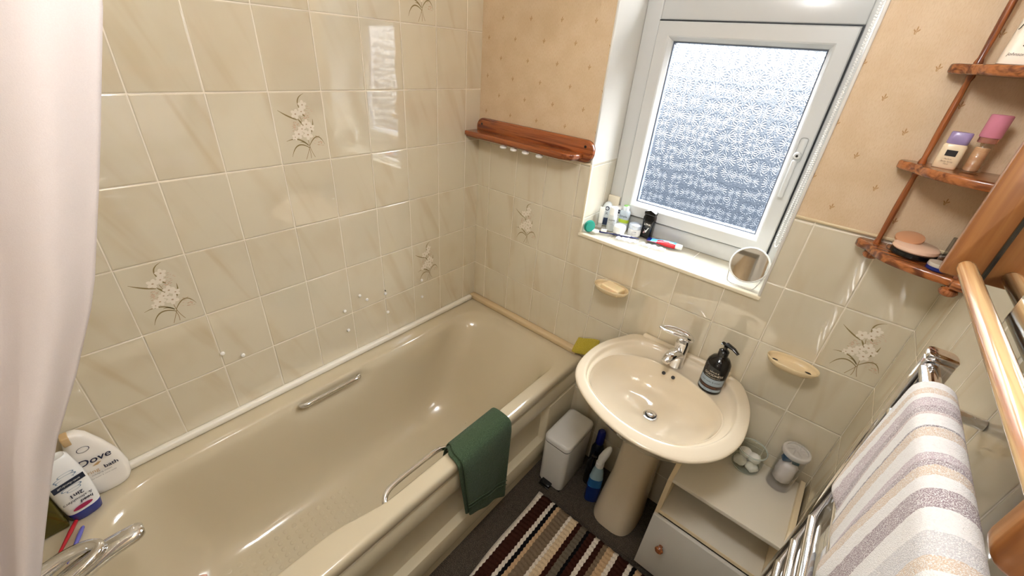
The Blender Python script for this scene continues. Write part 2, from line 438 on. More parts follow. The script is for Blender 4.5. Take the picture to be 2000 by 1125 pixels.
# obscured glass with embossed daisies
def daisy_glass():
    m = Mat('daisy pattern glass'); p_ = m.pos(); x, z = p_[0], p_[2]
    hs = None
    for S, ox, oz, ps in ((0.050, 0.0, 0.0, 15.0), (0.043, 0.023, 0.0232, 13.0)):
        cx = (x + ox) / S; cz = (z + oz) / S
        ix, iz = cx.floor(), cz.floor()
        jx = m.white(m.vec(ix, iz, 3.0 + ps)); jz = m.white(m.vec(ix, iz, 7.0 + ps))
        a = (cx - ix - 0.5 - (jx - 0.5) * 0.42) * S; b = (cz - iz - 0.5 - (jz - 0.5) * 0.42) * S
        r = (a * a + b * b).sqrt(); th = b.atan2(a)
        pet = ((th * ps + jx * 6.0).cos() * 0.5 + 0.5)
        env = r.ramp(0.003, 0.006) * r.ramp(0.0185, 0.022, lo=1.0, hi=0.0)
        dot = r.ramp(0.0015, 0.003, lo=1.0, hi=0.0)
        k = pet * env + dot
        hs = k if hs is None else hs.mx(k)
    fine = m.noise(m.vec(x, z, 0.0), 330.0, 2.0, 0.6)
    fine2 = m.noise(m.vec(x, z, 4.0), 120.0, 2.0, 0.6)
    h = hs * 0.0022 + fine * 0.0020 + fine2 * 0.0016
    nt = m.nt; nt.nodes.remove(m.b)
    bp = nt.nodes.new('ShaderNodeBump'); bp.inputs['Distance'].default_value = 1.0; bp.inputs['Strength'].default_value = 1.0
    nt.links.new(h.s, bp.inputs['Height'])
    rf = nt.nodes.new('ShaderNodeBsdfRefraction'); rf.inputs['IOR'].default_value = 1.42; rf.inputs['Roughness'].default_value = 0.03
    nt.links.new(bp.outputs[0], rf.inputs['Normal'])
    tr = nt.nodes.new('ShaderNodeBsdfTransparent'); gl = nt.nodes.new('ShaderNodeBsdfGlossy'); gl.inputs['Roughness'].default_value = 0.15
    nt.links.new(bp.outputs[0], gl.inputs['Normal'])
    m1 = nt.nodes.new('ShaderNodeMixShader'); m1.inputs[0].default_value = 0.32
    nt.links.new(rf.outputs[0], m1.inputs[1]); nt.links.new(tr.outputs[0], m1.inputs[2])
    m2 = nt.nodes.new('ShaderNodeMixShader'); m2.inputs[0].default_value = 0.05
    nt.links.new(m1.outputs[0], m2.inputs[1]); nt.links.new(gl.outputs[0], m2.inputs[2])
    nt.links.new(m2.outputs[0], m.out.inputs[0])
    return m.m
M_daisy = daisy_glass()
def clear_face():
    m = Mat('clear outer glass face'); nt = m.nt; nt.nodes.remove(m.b)
    tr = nt.nodes.new('ShaderNodeBsdfTransparent'); nt.links.new(tr.outputs[0], m.out.inputs[0]); return m.m
M_outer = clear_face()
def pane(lo, hi):
    o = box('window_pane', lo, hi, M_daisy, win); o.data.materials.append(M_outer)
    for p_ in o.data.polygons:
        if p_.normal.y > 0.5: p_.material_index = 1

# ================================================================ THE ROOM
XR = 1.592; HC = 2.35; YN = -2.05; TILE_TOP = 1.393
WX0, WX1, WZ0, WZ1 = 0.574, 1.235, 1.125, 2.10; WD = 0.30
def quad_wall(name, quads, mats, kind='structure', parent=None):
    vs, fs, fm = [], [], []
    for q, mi in quads:
        b = len(vs); vs += q; fs.append([b, b + 1, b + 2, b + 3]); fm.append(mi)
    return mk(name, vs, fs, mats, parent, fm=fm, kind=kind)
def box_quads(lo, hi, mi):
    x0, y0, z0 = lo; x1, y1, z1 = hi
    return [([(x0, y0, z0), (x1, y0, z0), (x1, y0, z1), (x0, y0, z1)], mi), ([(x1, y1, z0), (x0, y1, z0), (x0, y1, z1), (x1, y1, z1)], mi),
            ([(x0, y1, z0), (x0, y0, z0), (x0, y0, z1), (x0, y1, z1)], mi), ([(x1, y0, z0), (x1, y1, z0), (x1, y1, z1), (x1, y0, z1)], mi),
            ([(x0, y0, z1), (x1, y0, z1), (x1, y1, z1), (x0, y1, z1)], mi), ([(x0, y1, z0), (x1, y1, z0), (x1, y0, z0), (x0, y0, z0)], mi)]
YFAR = -3.7
q = box_quads((-0.10, YFAR, 0), (0.0, WD, HC), 0)
quad_wall('wall_left', q, [M_tile_left])
# back wall with the window opening; wall slabs left, right, under and over the opening
q = []
for lo, hi, mi in (((0, 0, 0), (WX0, WD, TILE_TOP), 0), ((0, 0, TILE_TOP), (WX0, WD, HC), 1), ((WX1, 0, 0), (XR, WD, TILE_TOP), 0), ((WX1, 0, TILE_TOP), (XR, WD, HC), 1),
                   ((WX0, 0, 0), (WX1, WD, WZ0), 0), ((WX0, 0, WZ1), (WX1, WD, HC), 1)):
    for i, f in enumerate(box_quads(lo, hi, mi)):
        q.append(f)
# reveal skins just inside the opening
e = 0.0006
q += [([(WX0 + e, 0, WZ0), (WX0 + e, WD, WZ0), (WX0 + e, WD, TILE_TOP), (WX0 + e, 0, TILE_TOP)], 3), ([(WX0 + e, 0, TILE_TOP), (WX0 + e, WD, TILE_TOP), (WX0 + e, WD, WZ1), (WX0 + e, 0, WZ1)], 2),
      ([(WX1 - e, 0, WZ0), (WX1 - e, WD, WZ0), (WX1 - e, WD, TILE_TOP), (WX1 - e, 0, TILE_TOP)], 3), ([(WX1 - e, 0, TILE_TOP), (WX1 - e, WD, TILE_TOP), (WX1 - e, WD, WZ1), (WX1 - e, 0, WZ1)], 2),
      ([(WX0, 0, WZ0 + e), (WX1, 0, WZ0 + e), (WX1, WD, WZ0 + e), (WX0, WD, WZ0 + e)], 4), ([(WX0, 0, WZ1 - e), (WX1, 0, WZ1 - e), (WX1, WD, WZ1 - e), (WX0, WD, WZ1 - e)], 2)]
quad_wall('wall_back', q, [M_tile_back, M_paper_back, M_paint, M_reveal, M_sill])
q = box_quads((XR, YFAR, 0), (XR + 0.1, WD, TILE_TOP), 0) + box_quads((XR, YFAR, TILE_TOP), (XR + 0.1, WD, HC), 1)
quad_wall('wall_right', q, [M_tile_right, M_paper_right])
# near wall with the doorway, and the landing beyond it
DX0, DX1, DZ = 0.82, 1.56, 2.0
q = []
for lo, hi in (((0, YN - 0.1, 0), (DX0, YN, HC)), ((DX1, YN - 0.1, 0), (XR, YN, HC)), ((DX0, YN - 0.1, DZ), (DX1, YN, HC))):
    q += box_quads(lo, hi, 0)
quad_wall('wall_near', q, [M_paint])
quad_wall('wall_landing', box_quads((0, YFAR - 0.1, 0), (XR, YFAR, HC), 0), [M_plaster])
quad_wall('floor', box_quads((-0.1, YFAR - 0.1, -0.1), (XR + 0.1, WD, 0), 0), [M_carpet])
quad_wall('ceiling', box_quads((-0.1, YFAR - 0.1, HC), (XR + 0.1, WD, HC + 0.1), 0), [M_ceil])
# tiled stub wall at the tap end of the bath
quad_wall('wall_bath_end', box_quads((0.0005, -1.80, 0), (0.74, -1.706, HC - 0.0005), 0), [M_tile_back])
dr = thing('door_1', (DX0, YN, 0), None, None, kind='structure')
for lo, hi in (((DX0, YN - 0.1, 0), (DX0 + 0.03, YN + 0.012, DZ)), ((DX1 - 0.03, YN - 0.1, 0), (DX1, YN + 0.012, DZ)), ((DX0 + 0.03, YN - 0.1, DZ - 0.03), (DX1 - 0.03, YN + 0.012, DZ))):
    box('door_frame', lo, hi, M_paint, dr)

# sills, trims
M_edge = plain('cream tile edging', (236, 226, 202), 0.25)
box('trim_1', (WX0 - 0.004, -0.007, WZ0 - 0.010), (WX1 + 0.006, 0.012, WZ0 + 0.004), M_edge, kind='structure', bev=0.003)
box('trim_2', (WX0 - 0.002, -0.004, WZ0 + 0.004), (WX0 + 0.006, 0.008, TILE_TOP), M_edge, kind='structure', bev=0.002)
box('trim_3', (WX1 - 0.004, -0.004, WZ0 + 0.004), (WX1 + 0.004, 0.008, WZ1), M_paint, kind='structure', bev=0.002)
box('trim_4', (0.0, -0.005, TILE_TOP - 0.003), (WX0, 0.0, TILE_TOP + 0.005), M_edge, kind='structure', bev=0.002)
box('trim_5', (WX1 + 0.004, -0.005, TILE_TOP - 0.003), (XR, 0.0, TILE_TOP + 0.005), plain('yellowed tile edging', (214, 196, 160), 0.3), kind='structure', bev=0.002)
box('trim_6', (WX0 - 0.003, -0.003, TILE_TOP), (WX0 + 0.004, 0.006, WZ1), M_paint, kind='structure', bev=0.002)
box('trim_7', (0.0, -1.704, 0.5755), (0.021, -0.034, 0.600), M_seal, kind='structure', bev=0.006)
box('trim_8', (0.0, -0.033, 0.5755), (0.668, 0.0, 0.602), ceramic('bath upstand tile', (206, 184, 148), 0.15), kind='structure', bev=0.006)

# ---- floral tiles: print on the glaze
F_leaf = plain('olive leaf print', (138, 122, 84), 0.15); F_leaf2 = plain('brown leaf print', (150, 128, 92), 0.15)
F_white = plain('white petal print', (229, 221, 207), 0.12); F_pink = plain('pink petal print', (206, 176, 154), 0.15); F_eye = plain('brown flower eye', (184, 162, 136), 0.2)
def bez(p0, p1, p2, n=12):
    out = []
    for i in range(n + 1):
        t = i / n; out.append(((1 - t) ** 2 * p0[0] + 2 * t * (1 - t) * p1[0] + t * t * p2[0], (1 - t) ** 2 * p0[1] + 2 * t * (1 - t) * p1[1] + t * t * p2[1]))
    return out
def floral(parent, place, name='floral_print'):
    """place(u,v,h) -> world; u,v in metres from the tile's lower-left corner"""
    rr = random.Random(3); vs, fs, fm = [], [], []; lay = [0.00025]
    def poly(pts, mi, h):
        b = len(vs)
        for u, v in pts: vs.append(place(u * PW, v * PH, h))
        fs.append(list(range(b, b + len(pts)))); fm.append(mi)
    def stroke(p0, p1, p2, wd, mi, h=0.0003, taper=True):
        c = bez(p0, p1, p2); L, R_ = [], []
        for i, (u, v) in enumerate(c):
            a = c[max(i - 1, 0)]; b_ = c[min(i + 1, len(c) - 1)]
            du, dv = (b_[0] - a[0]) * PW, (b_[1] - a[1]) * PH; l = math.hypot(du, dv) or 1
            ww = wd * (0.25 + math.sin(PI * min(1, i / (len(c) - 1) * 0.9 + 0.12))) if taper else wd
            L.append((u - dv / l * ww / PW, v + du / l * ww / PH)); R_.append((u + dv / l * ww / PW, v - du / l * ww / PH))
        for i in range(len(c) - 1): poly([L[i], L[i + 1], R_[i + 1], R_[i]], mi, h)
    def ell(u, v, a, b, an, mi, h, n=10):
        poly([(u + (a * math.cos(t) * math.cos(an) - b * math.sin(t) * math.sin(an)) / PW, v + (a * math.cos(t) * math.sin(an) + b * math.sin(t) * math.cos(an)) / PH) for t in [2 * PI * i / n for i in range(n)]], mi, h)
    for (u, v, r) in ((.66, .72, .016), (.60, .66, .012), (.40, .56, .011), (.36, .50, .009), (.78, .31, .016), (.84, .26, .010)):
        for i in range(16):
            a = rr.uniform(0, 2 * PI); d = rr.uniform(0.2, 1) * r
            ell(u + d * math.cos(a) / PW, v + d * math.sin(a) / PH, 0.0028, 0.0007, rr.uniform(-0.5, 0.5), 3 if i % 3 else 4, 0.0002 + i * 0.000006)
    for s_ in (((.60, .22), (.54, .12), (.49, .04)), ((.60, .24), (.62, .15), (.68, .06)), ((.58, .22), (.61, .12), (.59, .05)), ((.60, .22), (.58, .45), (.50, .66))):
        stroke(*s_, 0.0007, 1, 0.00032, False)
    for s_, wd in ((((.59, .21), (.34, .36), (.22, .10)), .0015), (((.58, .25), (.40, .40), (.16, .33)), .0014), (((.60, .24), (.80, .48), (.92, .24)), .0013),
                   (((.64, .40), (.74, .48), (.74, .62)), .0017), (((.44, .62), (.28, .66), (.10, .76)), .0016), (((.52, .76), (.44, .92), (.64, .97)), .0013),
                   (((.56, .52), (.50, .58), (.44, .64)), .0018), (((.58, .24), (.50, .32), (.42, .30)), .0012), (((.60, .66), (.54, .70), (.52, .74)), .0015)):
        stroke(*s_, wd, 0, 0.00036)
    k = 0
    for (u, v, r) in ((.58, .82, .011), (.42, .70, .012), (.54, .73, .010), (.60, .55, .012), (.68, .50, .010), (.42, .42, .012), (.60, .40, .013), (.50, .49, .010), (.34, .38, .008)):
        a0 = rr.uniform(0, PI)
        for i in range(5):
            a = a0 + i * 2 * PI / 5
            ell(u + math.cos(a) * r * 0.6 / PW, v + math.sin(a) * r * 0.6 / PH, r * 0.62, r * 0.42, a, 2, 0.0004 + k * 0.00001); k += 1
        ell(u, v, r * 0.22, r * 0.18, 0, 4, 0.0009)
    return mk(name, vs, fs, [F_leaf, F_leaf2, F_white, F_pink, F_eye], parent, fm=fm)
WL = bpy.data.objects['wall_left']; WB = bpy.data.objects['wall_back']; WR = bpy.data.objects['wall_right']
def vy(i): return -0.0837 - (8 - i) * PW
for i, row in ((3, 3), (0, 1), (6, 1 - 0), (6, 5)):
    y0 = vy(i); z0 = Z0 + row * PH
    if (i, row) == (6, 1): y0, z0 = vy(6), Z0
    if (i, row) == (3, 3): y0, z0 = vy(3), Z0 + 3 * PH
    floral(WL, lambda u, v, h, y0=y0, z0=z0: (h, y0 + u, z0 + v))
for i, row in ((1, 1), (9, 1)):
    x0 = 0.0724 + i * PW; z0 = Z0 + row * PH
    floral(WB, lambda u, v, h, x0=x0, z0=z0: (x0 + u, -h, z0 + v))
floral(WR, lambda u, v, h: (XR - h, -6 * PW - u, Z0 + 2 * PH + v))

# ---------------------------------------------------------------- window
win = thing('window_1', (0.905, 0.20, WZ0), None, None, kind='structure')
def frame_rect(name, x0, x1, z0, z1, prof, mat, parent, insets=None, **k):
    """prof: (inset, y); insets (l,r,b,t) scale the inset per side"""
    rings = []
    for t, y in prof:
        rings.append([Vector((x0 + t, y, z0 + t)), Vector((x1 - t, y, z0 + t)), Vector((x1 - t, y, z1 - t)), Vector((x0 + t, y, z1 - t))])
    n = len(prof); vs = [p_ for r in rings for p_ in r]; fs = []
    for i in range(n - 1):
        for j in range(4):
            fs.append([i * 4 + j, i * 4 + (j + 1) % 4, (i + 1) * 4 + (j + 1) % 4, (i + 1) * 4 + j])
    for j in range(4): fs.append([(n - 1) * 4 + j, (n - 1) * 4 + (j + 1) % 4, (j + 1) % 4, j])
    o = mk(name, vs, fs, mat, parent, **k)
    bm = bmesh.new(); bm.from_mesh(o.data); bmesh.ops.recalc_face_normals(bm, faces=bm.faces); bm.to_mesh(o.data); bm.free()
    return o
FX0, FX1, FZ0, FZ1 = WX0 + 0.001, WX1 - 0.001, WZ0 + 0.001, WZ1 - 0.001
CX0, CX1, CZ0, CZ1 = 0.636, 1.192, 1.192, 1.856
# outer frame: four bars (wide left jamb) + transom
def bar(name, lo, hi): return box(name, lo, hi, M_upvc, win, bev=0.004)
bar('window_frame', (FX0, 0.198, FZ0), (CX0 - 0.004, 0.265, FZ1))
bar('window_frame', (CX1 + 0.004, 0.198, FZ0), (FX1, 0.265, FZ1))
bar('window_frame', (CX0 - 0.004, 0.199, FZ0), (CX1 + 0.004, 0.264, CZ0 - 0.004))
bar('window_frame', (CX0 - 0.004, 0.199, CZ1 + 0.004), (CX1 + 0.004, 0.264, CZ1 + 0.078))
bar('window_frame', (CX0 - 0.004, 0.199, FZ1 - 0.05), (CX1 + 0.004, 0.264, FZ1))
frame_rect('gasket', CX0 - 0.0045, CX1 + 0.0045, CZ0 - 0.0045, CZ1 + 0.0045, [(0, 0.1965), (0.008, 0.1965), (0.008, 0.23), (0, 0.23)], M_gasket, win)
cas = frame_rect('casement', CX0, CX1, CZ0, CZ1, [(0.0, 0.235), (0.0, 0.187), (0.003, 0.183), (0.040, 0.183), (0.044, 0.186), (0.046, 0.189), (0.054, 0.201), (0.056, 0.212), (0.056, 0.235)], M_upvc, win)
frame_rect('glazing_seal', CX0 + 0.0555, CX1 - 0.0555, CZ0 + 0.0555, CZ1 - 0.0555, [(0, 0.206), (0.003, 0.208), (0.003, 0.230), (0, 0.230)], plain('grey seal', (90, 98, 112), 0.5), win)
pane((CX0 + 0.055, 0.213, CZ0 + 0.055), (CX1 - 0.055, 0.217, CZ1 - 0.055))
pane((CX0 - 0.004, 0.226, CZ1 + 0.078), (CX1 + 0.004, 0.230, FZ1 - 0.05))
hd = box('window_handle', (1.158, 0.174, 1.503), (1.180, 0.184, 1.575), M_upvc, win, bev=0.008, seg=3)
lathe('handle_boss', [(0.0105, 0), (0.0105, 0.012), (0.008, 0.015)], (1.168, 0.175, 1.524), M_upvc, hd, 20, (0, -1, 0))
lathe('key_hole', [(0.0035, 0.0), (0.0035, 0.0016)], (1.168, 0.160, 1.524), M_black, hd, 12, (0, -1, 0))
box('lever', (1.160, 0.158, 1.395), (1.174, 0.170, 1.512), M_upvc, hd, bev=0.005)

# roller blind (rolled up, above the frame of the picture) and its bead chain
bl = thing('roller_blind', (0.905, 0.06, 2.05), 'white roller blind with looped bead chain down the right edge of the window recess', 'blind')
tube('blind_roll', [(WX0 + 0.02, 0.06, 2.06), (WX1 - 0.02, 0.06, 2.06)], 0.022, M_white, bl, 24)
box('bracket', (WX1 - 0.018, 0.035, 2.03), (WX1 - 0.001, 0.085, 2.098), M_white, bl); box('bracket', (WX0 + 0.001, 0.035, 2.03), (WX0 + 0.018, 0.085, 2.098), M_white, bl)
def chain_pt(t):  # 0..1 down, loop, up
    return None
vs, fs = [], []
def add_bead(c, r):
    n, m_ = 6, 4; b = len(vs)
    vs.append(tuple(Vector(c) + Vector((0, 0, r))))
    for i in range(1, m_):
        for j in range(n):
            a, p_ = 2 * PI * j / n, PI * i / m_
            vs.append(tuple(Vector(c) + Vector((r * math.sin(p_) * math.cos(a), r * math.sin(p_) * math.sin(a), r * math.cos(p_)))))
    vs.append(tuple(Vector(c) - Vector((0, 0, r)))); L_ = len(vs) - 1
    for j in range(n): fs.append([b, b + 1 + j, b + 1 + (j + 1) % n])
    for i in range(m_ - 2):
        for j in range(n): fs.append([b + 1 + i * n + j, b + 1 + (i + 1) * n + j, b + 1 + (i + 1) * n + (j + 1) % n, b + 1 + i * n + (j + 1) % n])
    for j in range(n): fs.append([L_, b + 1 + (m_ - 2) * n + (j + 1) % n, b + 1 + (m_ - 2) * n + j])
chx, chy = 1.2235, 0.012
zz = 2.05
while zz > 1.305:
    k_ = max(0.0, min(1.0, (1.60 - zz) / 0.3)) * 0.010 + 0.003
    add_bead((chx - k_ * 0.6, chy + k_ * 0.6, zz), 0.0024); add_bead((chx + k_ * 0.4, chy - k_ * 1.2, zz + 0.003), 0.0024); zz -= 0.0058
for i in range(9):
    a = PI * i / 8; add_bead((chx - 0.001 - 0.0065 * math.cos(a), chy - 0.004 + 0.0115 * math.cos(a), 1.302 - 0.012 * math.sin(a)), 0.0024)
mk('bead_chain', vs, fs, M_white, bl, True)

# fittings around the two added fill lamps, both out of view
cl = thing('ceiling_fill_light', (CEIL_FILL[0], CEIL_FILL[1], HC), 'unseen round white glass ceiling light added to brighten the room', 'ceiling light')
lathe('base', [(0.09, 0), (0.09, -0.02)], (CEIL_FILL[0], CEIL_FILL[1], HC - 0.001), M_white, cl)
ms = Mat('lit frosted glass').set(col=(0.9, 0.9, 0.9, 1), rough=0.4, emc=(1.0, 0.94, 0.86, 1), ems=1.5, alpha=0.35).m
lathe('lamp_shade', [(0.14 * math.sin(a), -0.022 - 0.09 * (1 - math.cos(a)) * 0 - 0.0 + (-0.16 * (1 - math.sin(a) * 0) * 0)) if False else (0.14 * math.cos(a), -0.022 - 0.22 * math.sin(a)) for a in [i * PI / 2 / 10 for i in range(11)]], (CEIL_FILL[0], CEIL_FILL[1], HC), ms, cl)
ll = thing('landing_fill_light', (LAND_FILL[0], LAND_FILL[1], HC), 'small unseen pendant added on the landing to light the room', 'pendant light')
tube('cord', [(LAND_FILL[0], LAND_FILL[1], HC - 0.001), (LAND_FILL[0], LAND_FILL[1], 1.90)], 0.003, M_white, ll, 6)
lathe('bulb_holder', [(0.012, 0), (0.016, 0.03), (0.010, 0.05)], (LAND_FILL[0], LAND_FILL[1], 1.87), M_white, ll)

# ================================================================ BATH
ba = thing('bathtub', (0.35, -0.85, 0), 'champagne acrylic bathtub with chrome grip bars along the tiled wall', 'bathtub')
def sstep(a, b, x):
    t = max(0.0, min(1.0, (x - a) / (b - a))); return t * t * (3 - 2 * t)
RZB = 0.575
def ring(xl, xr, yn, yf, z, rad, ns=26, nc=10, warp=True, rec=0.0, rb=None):
    rs = (rad, rad, rad, rad) if rb is None else (rad, rad, rb, rb)
    out = []
    # corners: (xr,yf),(xl,yf),(xl,yn),(xr,yn)
    C4 = ((xr - rs[0], yf - rs[0], 0, rs[0]), (xl + rs[1], yf - rs[1], PI / 2, rs[1]), (xl + rs[2], yn + rs[2], PI, rs[2]), (xr - rs[3], yn + rs[3], 1.5 * PI, rs[3]))
    sides = (8, 44, 8, 44)
    for ci, (cx, cy, a0, rr) in enumerate(C4):
        arc = [(cx + rr * math.cos(a0 + PI / 2 * i / nc), cy + rr * math.sin(a0 + PI / 2 * i / nc)) for i in range(nc + 1)]
        out += arc
        nx = C4[(ci + 1) % 4]; ex = (nx[0] + nx[3] * math.cos(nx[2]), nx[1] + nx[3] * math.sin(nx[2])); st = arc[-1]
        m_ = sides[ci]
        for i in range(1, m_): out.append((st[0] + (ex[0] - st[0]) * i / m_, st[1] + (ex[1] - st[1]) * i / m_))
    res = []
    for x, y in out:
        if warp and x > 0.35:
            x -= warp * sstep(-0.97, -1.18, y) * (x - 0.35) / 0.3
        if rec and x < 0.35:
            wv = sstep(-1.02, -0.985, y) * (1 - sstep(-0.745, -0.71, y)); x -= rec * wv
        res.append(Vector((x, y, z)))
    return res
rings = []
rings.append(ring(0.003, 0.697, -1.700, -0.004, 0.532, 0.012, warp=0))
rings.append(ring(0.002, 0.700, -1.701, -0.003, 0.545, 0.012, warp=0))
rings.append(ring(0.002, 0.699, -1.701, -0.003, 0.562, 0.012, warp=0))
rings.append(ring(0.004, 0.694, -1.700, -0.004, 0.571, 0.014, warp=0))
rings.append(ring(0.012, 0.684, -1.692, -0.012, 0.5752, 0.02, warp=0))
rings.append(ring(0.060, 0.657, -1.616, -0.046, 0.5758, 0.10, warp=0.034, rb=0.14))
rings.append(ring(0.078, 0.648, -1.598, -0.060, 0.5752, 0.12, warp=0.036, rb=0.17))
rings.append(ring(0.084, 0.643, -1.592, -0.068, 0.5725, 0.13, warp=0.037, rb=0.18))
rings.append(ring(0.088, 0.640, -1.588, -0.076, 0.565, 0.14, warp=0.038, rb=0.18))
prof = [(0.552, .010, .020), (0.53, .016, .040), (0.505, .020, .062), (0.47, .026, .092), (0.43, .032, .126), (0.39, .038, .158), (0.35, .045, .190), (0.31, .053, .222),
        (0.275, .062, .250), (0.245, .074, .278), (0.22, .090, .305), (0.20, .110, .332), (0.187, .132, .356), (0.180, .155, .378), (0.177, .185, .405), (0.176, .22, .44)]
for z, dx, dy in prof:
    t = (RZB - z) / 0.4
    rings.append(ring(0.090 + dx, 0.638 - dx * 0.95, -1.585 + dx * 1.0, -0.082 - dy, z, 0.15 + 0.02 * t, rb=0.185, warp=0.038 * (1 - t * 0.6), rec=0.022 * sstep(0.50, 0.515, z) * (1 - sstep(0.545, 0.56, z))))
last = rings[-1]; cy0, cy1 = -1.36, -0.56
for s_ in (0.7, 0.4, 0.12):
    rings.append([Vector((0.365 + (p_.x - 0.365) * s_, -0.94 + (p_.y + 0.94) * (0.35 + 0.65 * s_), 0.1755 - 0.0015 * (1 - s_))) for p_ in last])
tub = loft('tub', rings, M_bath, ba, cap0=False, cap1=True, autos=None)
sd = tub.modifiers.new('sub', 'SUBSURF'); sd.levels = 1; sd.render_levels = 1
# side panel, profile swept along the length with a sunk field
pz = [(0.003, .668), (.075, .668), (.085, .682), (.115, .690), (.175, .690), (.192, .686), (.200, .672), (.212, .660), (.395, .660), (.408, .672), (.418, .688), (.430, .692), (.492, .692), (.503, .688), (.510, .676), (.534, .676)]
def px_at(y, k):
    z, x = pz[k]
    if 5 <= k <= 9:
        f = sstep(-1.55, -1.53, y) * (1 - sstep(-0.235, -0.215, y)); x = 0.688 + (x - 0.688) * f if k not in (5, 9) else x
    return x
ys = [-1.702, -1.60, -1.555, -1.545, -1.535, -1.525, -1.0, -0.6, -0.3, -0.24, -0.232, -0.222, -0.212, -0.20, -0.1, -0.004]
rings = []
for y in ys:
    r_ = [Vector((px_at(y, k), y, pz[k][0])) for k in range(len(pz))] + [Vector((0.645, y, 0.534)), Vector((0.645, y, 0.003))]
    rings.append(r_)
loft('bath_panel', rings, M_panel, ba, autos=0.6)
# grip bars
def grip(pts, r):
    return tube('grip_bar', smooth_path(pts, 6), r, M_chrome, ba, 14)
grip([(0.075, -0.985, 0.545), (0.098, -0.988, 0.553), (0.112, -0.972, 0.558), (0.113, -0.93, 0.559), (0.113, -0.81, 0.556), (0.111, -0.770, 0.554), (0.098, -0.752, 0.549), (0.075, -0.752, 0.540)], 0.0085)
grip([(0.645, -1.000, 0.540), (0.622, -0.996, 0.545), (0.606, -0.975, 0.553), (0.600, -0.93, 0.556), (0.600, -0.80, 0.556), (0.604, -0.757, 0.552), (0.620, -0.738, 0.546), (0.640, -0.735, 0.540)], 0.0085)

# bath mixer tap
bt = thing('bath_tap', (0.33, -1.645, 0.576), 'chrome bath mixer tap with looped lever on the near end of the bathtub', 'tap')
def mixer(t, base, yaw, S, names=True):
    """lever mixer: body, spout, looped lever. local +X is the spout direction"""
    Mx = Matrix.Translation(Vector(base)) @ Matrix.Rotation(yaw, 4, 'Z') @ Matrix.Scale(S, 4)
    T = lambda pts: [Mx @ Vector(p_) for p_ in pts]
    def tb(name, pts, rad, n=16, flat=1.0):
        pts = T(pts); pts = smooth_path(pts, 5)
        rr = []
        m_ = len(rad) - 1
        for i in range(len(pts)):
            f = i / (len(pts) - 1) * m_; k0 = min(int(f), m_ - 1); rr.append((rad[k0] * (1 - (f - k0)) + rad[k0 + 1] * (f - k0)) * S)
        return tube(name, pts, rr, M_chrome, t, n, flat, up=(0, 0, 1))
    return Mx, tb
Mx, tb = mixer(bt, (0.33, -1.645, 0.576), PI / 2, 1.0)
lathe('tap_body', [(0.034, 0), (0.034, 0.008), (0.026, 0.014), (0.026, 0.06), (0.030, 0.075), (0.026, 0.095), (0.004, 0.10)], (0.33, -1.645, 0.5765), M_chrome, bt)
tb('spout', [(0.0, 0, 0.045), (0.05, 0, 0.070), (0.11, 0, 0.088), (0.165, 0, 0.092), (0.182, 0, 0.091)], [0.034, 0.031, 0.028, 0.025, 0.014], 18, 0.72)
vs_l = [(-0.030, 0.0, 0.088), (0.000, 0.022, 0.098), (0.050, 0.030, 0.108), (0.090, 0.020, 0.114), (0.106, 0, 0.116), (0.090, -0.020, 0.114), (0.050, -0.030, 0.108), (0.000, -0.022, 0.098), (-0.030, 0.0, 0.088)]
tb('lever', vs_l, [0.024, 0.021, 0.016, 0.013, 0.012, 0.013, 0.016, 0.021, 0.024], 14, 0.7)

# ================================================================ BASIN on pedestal
bs = thing('pedestal_basin', (1.11, -0.25, 0), 'cream oval ceramic washbasin on a tapering pedestal below the window', 'basin')
def spline_closed(pts, n):
    m_ = len(pts); P = [Vector((a[0], a[1])) for a in pts]; out = []
    dense = []
    for i in range(m_):
        p0, p1, p2, p3 = P[(i - 1) % m_], P[i], P[(i + 1) % m_], P[(i + 2) % m_]
        for j in range(20):
            t = j / 20; dense.append(0.5 * ((2 * p1) + (p2 - p0) * t + (2 * p0 - 5 * p1 + 4 * p2 - p3) * t * t + (3 * p1 - p0 - 3 * p2 + p3) * t ** 3))
    # resample by angle about the centre so that rings correspond
    c = Vector((1.11, -0.26)); ang = sorted([((math.atan2((d - c).y, (d - c).x)) % (2 * PI), (d - c).length) for d in dense])
    for k in range(n):
        a = 2 * PI * k / n
        for i in range(len(ang)):
            a0, r0 = ang[i - 1]; a1, r1 = ang[i]
            if i == 0: a0 -= 2 * PI
            if a0 <= a <= a1 or (i == len(ang) - 1 and a > a1):
                f = (a - a0) / (a1 - a0) if a1 > a0 else 0; f = min(f, 1); r = r0 + (r1 - r0) * f; break
        out.append(c + Vector((r * math.cos(a), r * math.sin(a))))
    return out
NB = 72
outer = spline_closed([(1.366, -0.25), (1.352, -0.135), (1.315, -0.045), (1.27, -0.002), (1.11, -0.002), (0.92, -0.002), (0.868, -0.075), (0.832, -0.17), (0.826, -0.28), (0.846, -0.37), (0.90, -0.435), (0.995, -0.488), (1.10, -0.512), (1.20, -0.502), (1.27, -0.470), (1.328, -0.405), (1.358, -0.33)], NB)
inner = spline_closed([(1.325, -0.25), (1.305, -0.140), (1.262, -0.075), (1.19, -0.048), (1.10, -0.042), (1.0, -0.044), (0.93, -0.075), (0.885, -0.14), (0.862, -0.225), (0.868, -0.315), (0.905, -0.390), (0.98, -0.440), (1.07, -0.465), (1.16, -0.462), (1.25, -0.420), (1.305, -0.340)], NB)
lip = spline_closed([(1.300, -0.262), (1.284, -0.205), (1.235, -0.160), (1.16, -0.128), (1.09, -0.115), (1.01, -0.118), (0.945, -0.148), (0.902, -0.185), (0.880, -0.24), (0.880, -0.315), (0.912, -0.383), (0.985, -0.430), (1.07, -0.453), (1.155, -0.450), (1.235, -0.412), (1.285, -0.34)], NB)
def L2(a, b, f): return [x * (1 - f) + y * f for x, y in zip(a, b)]
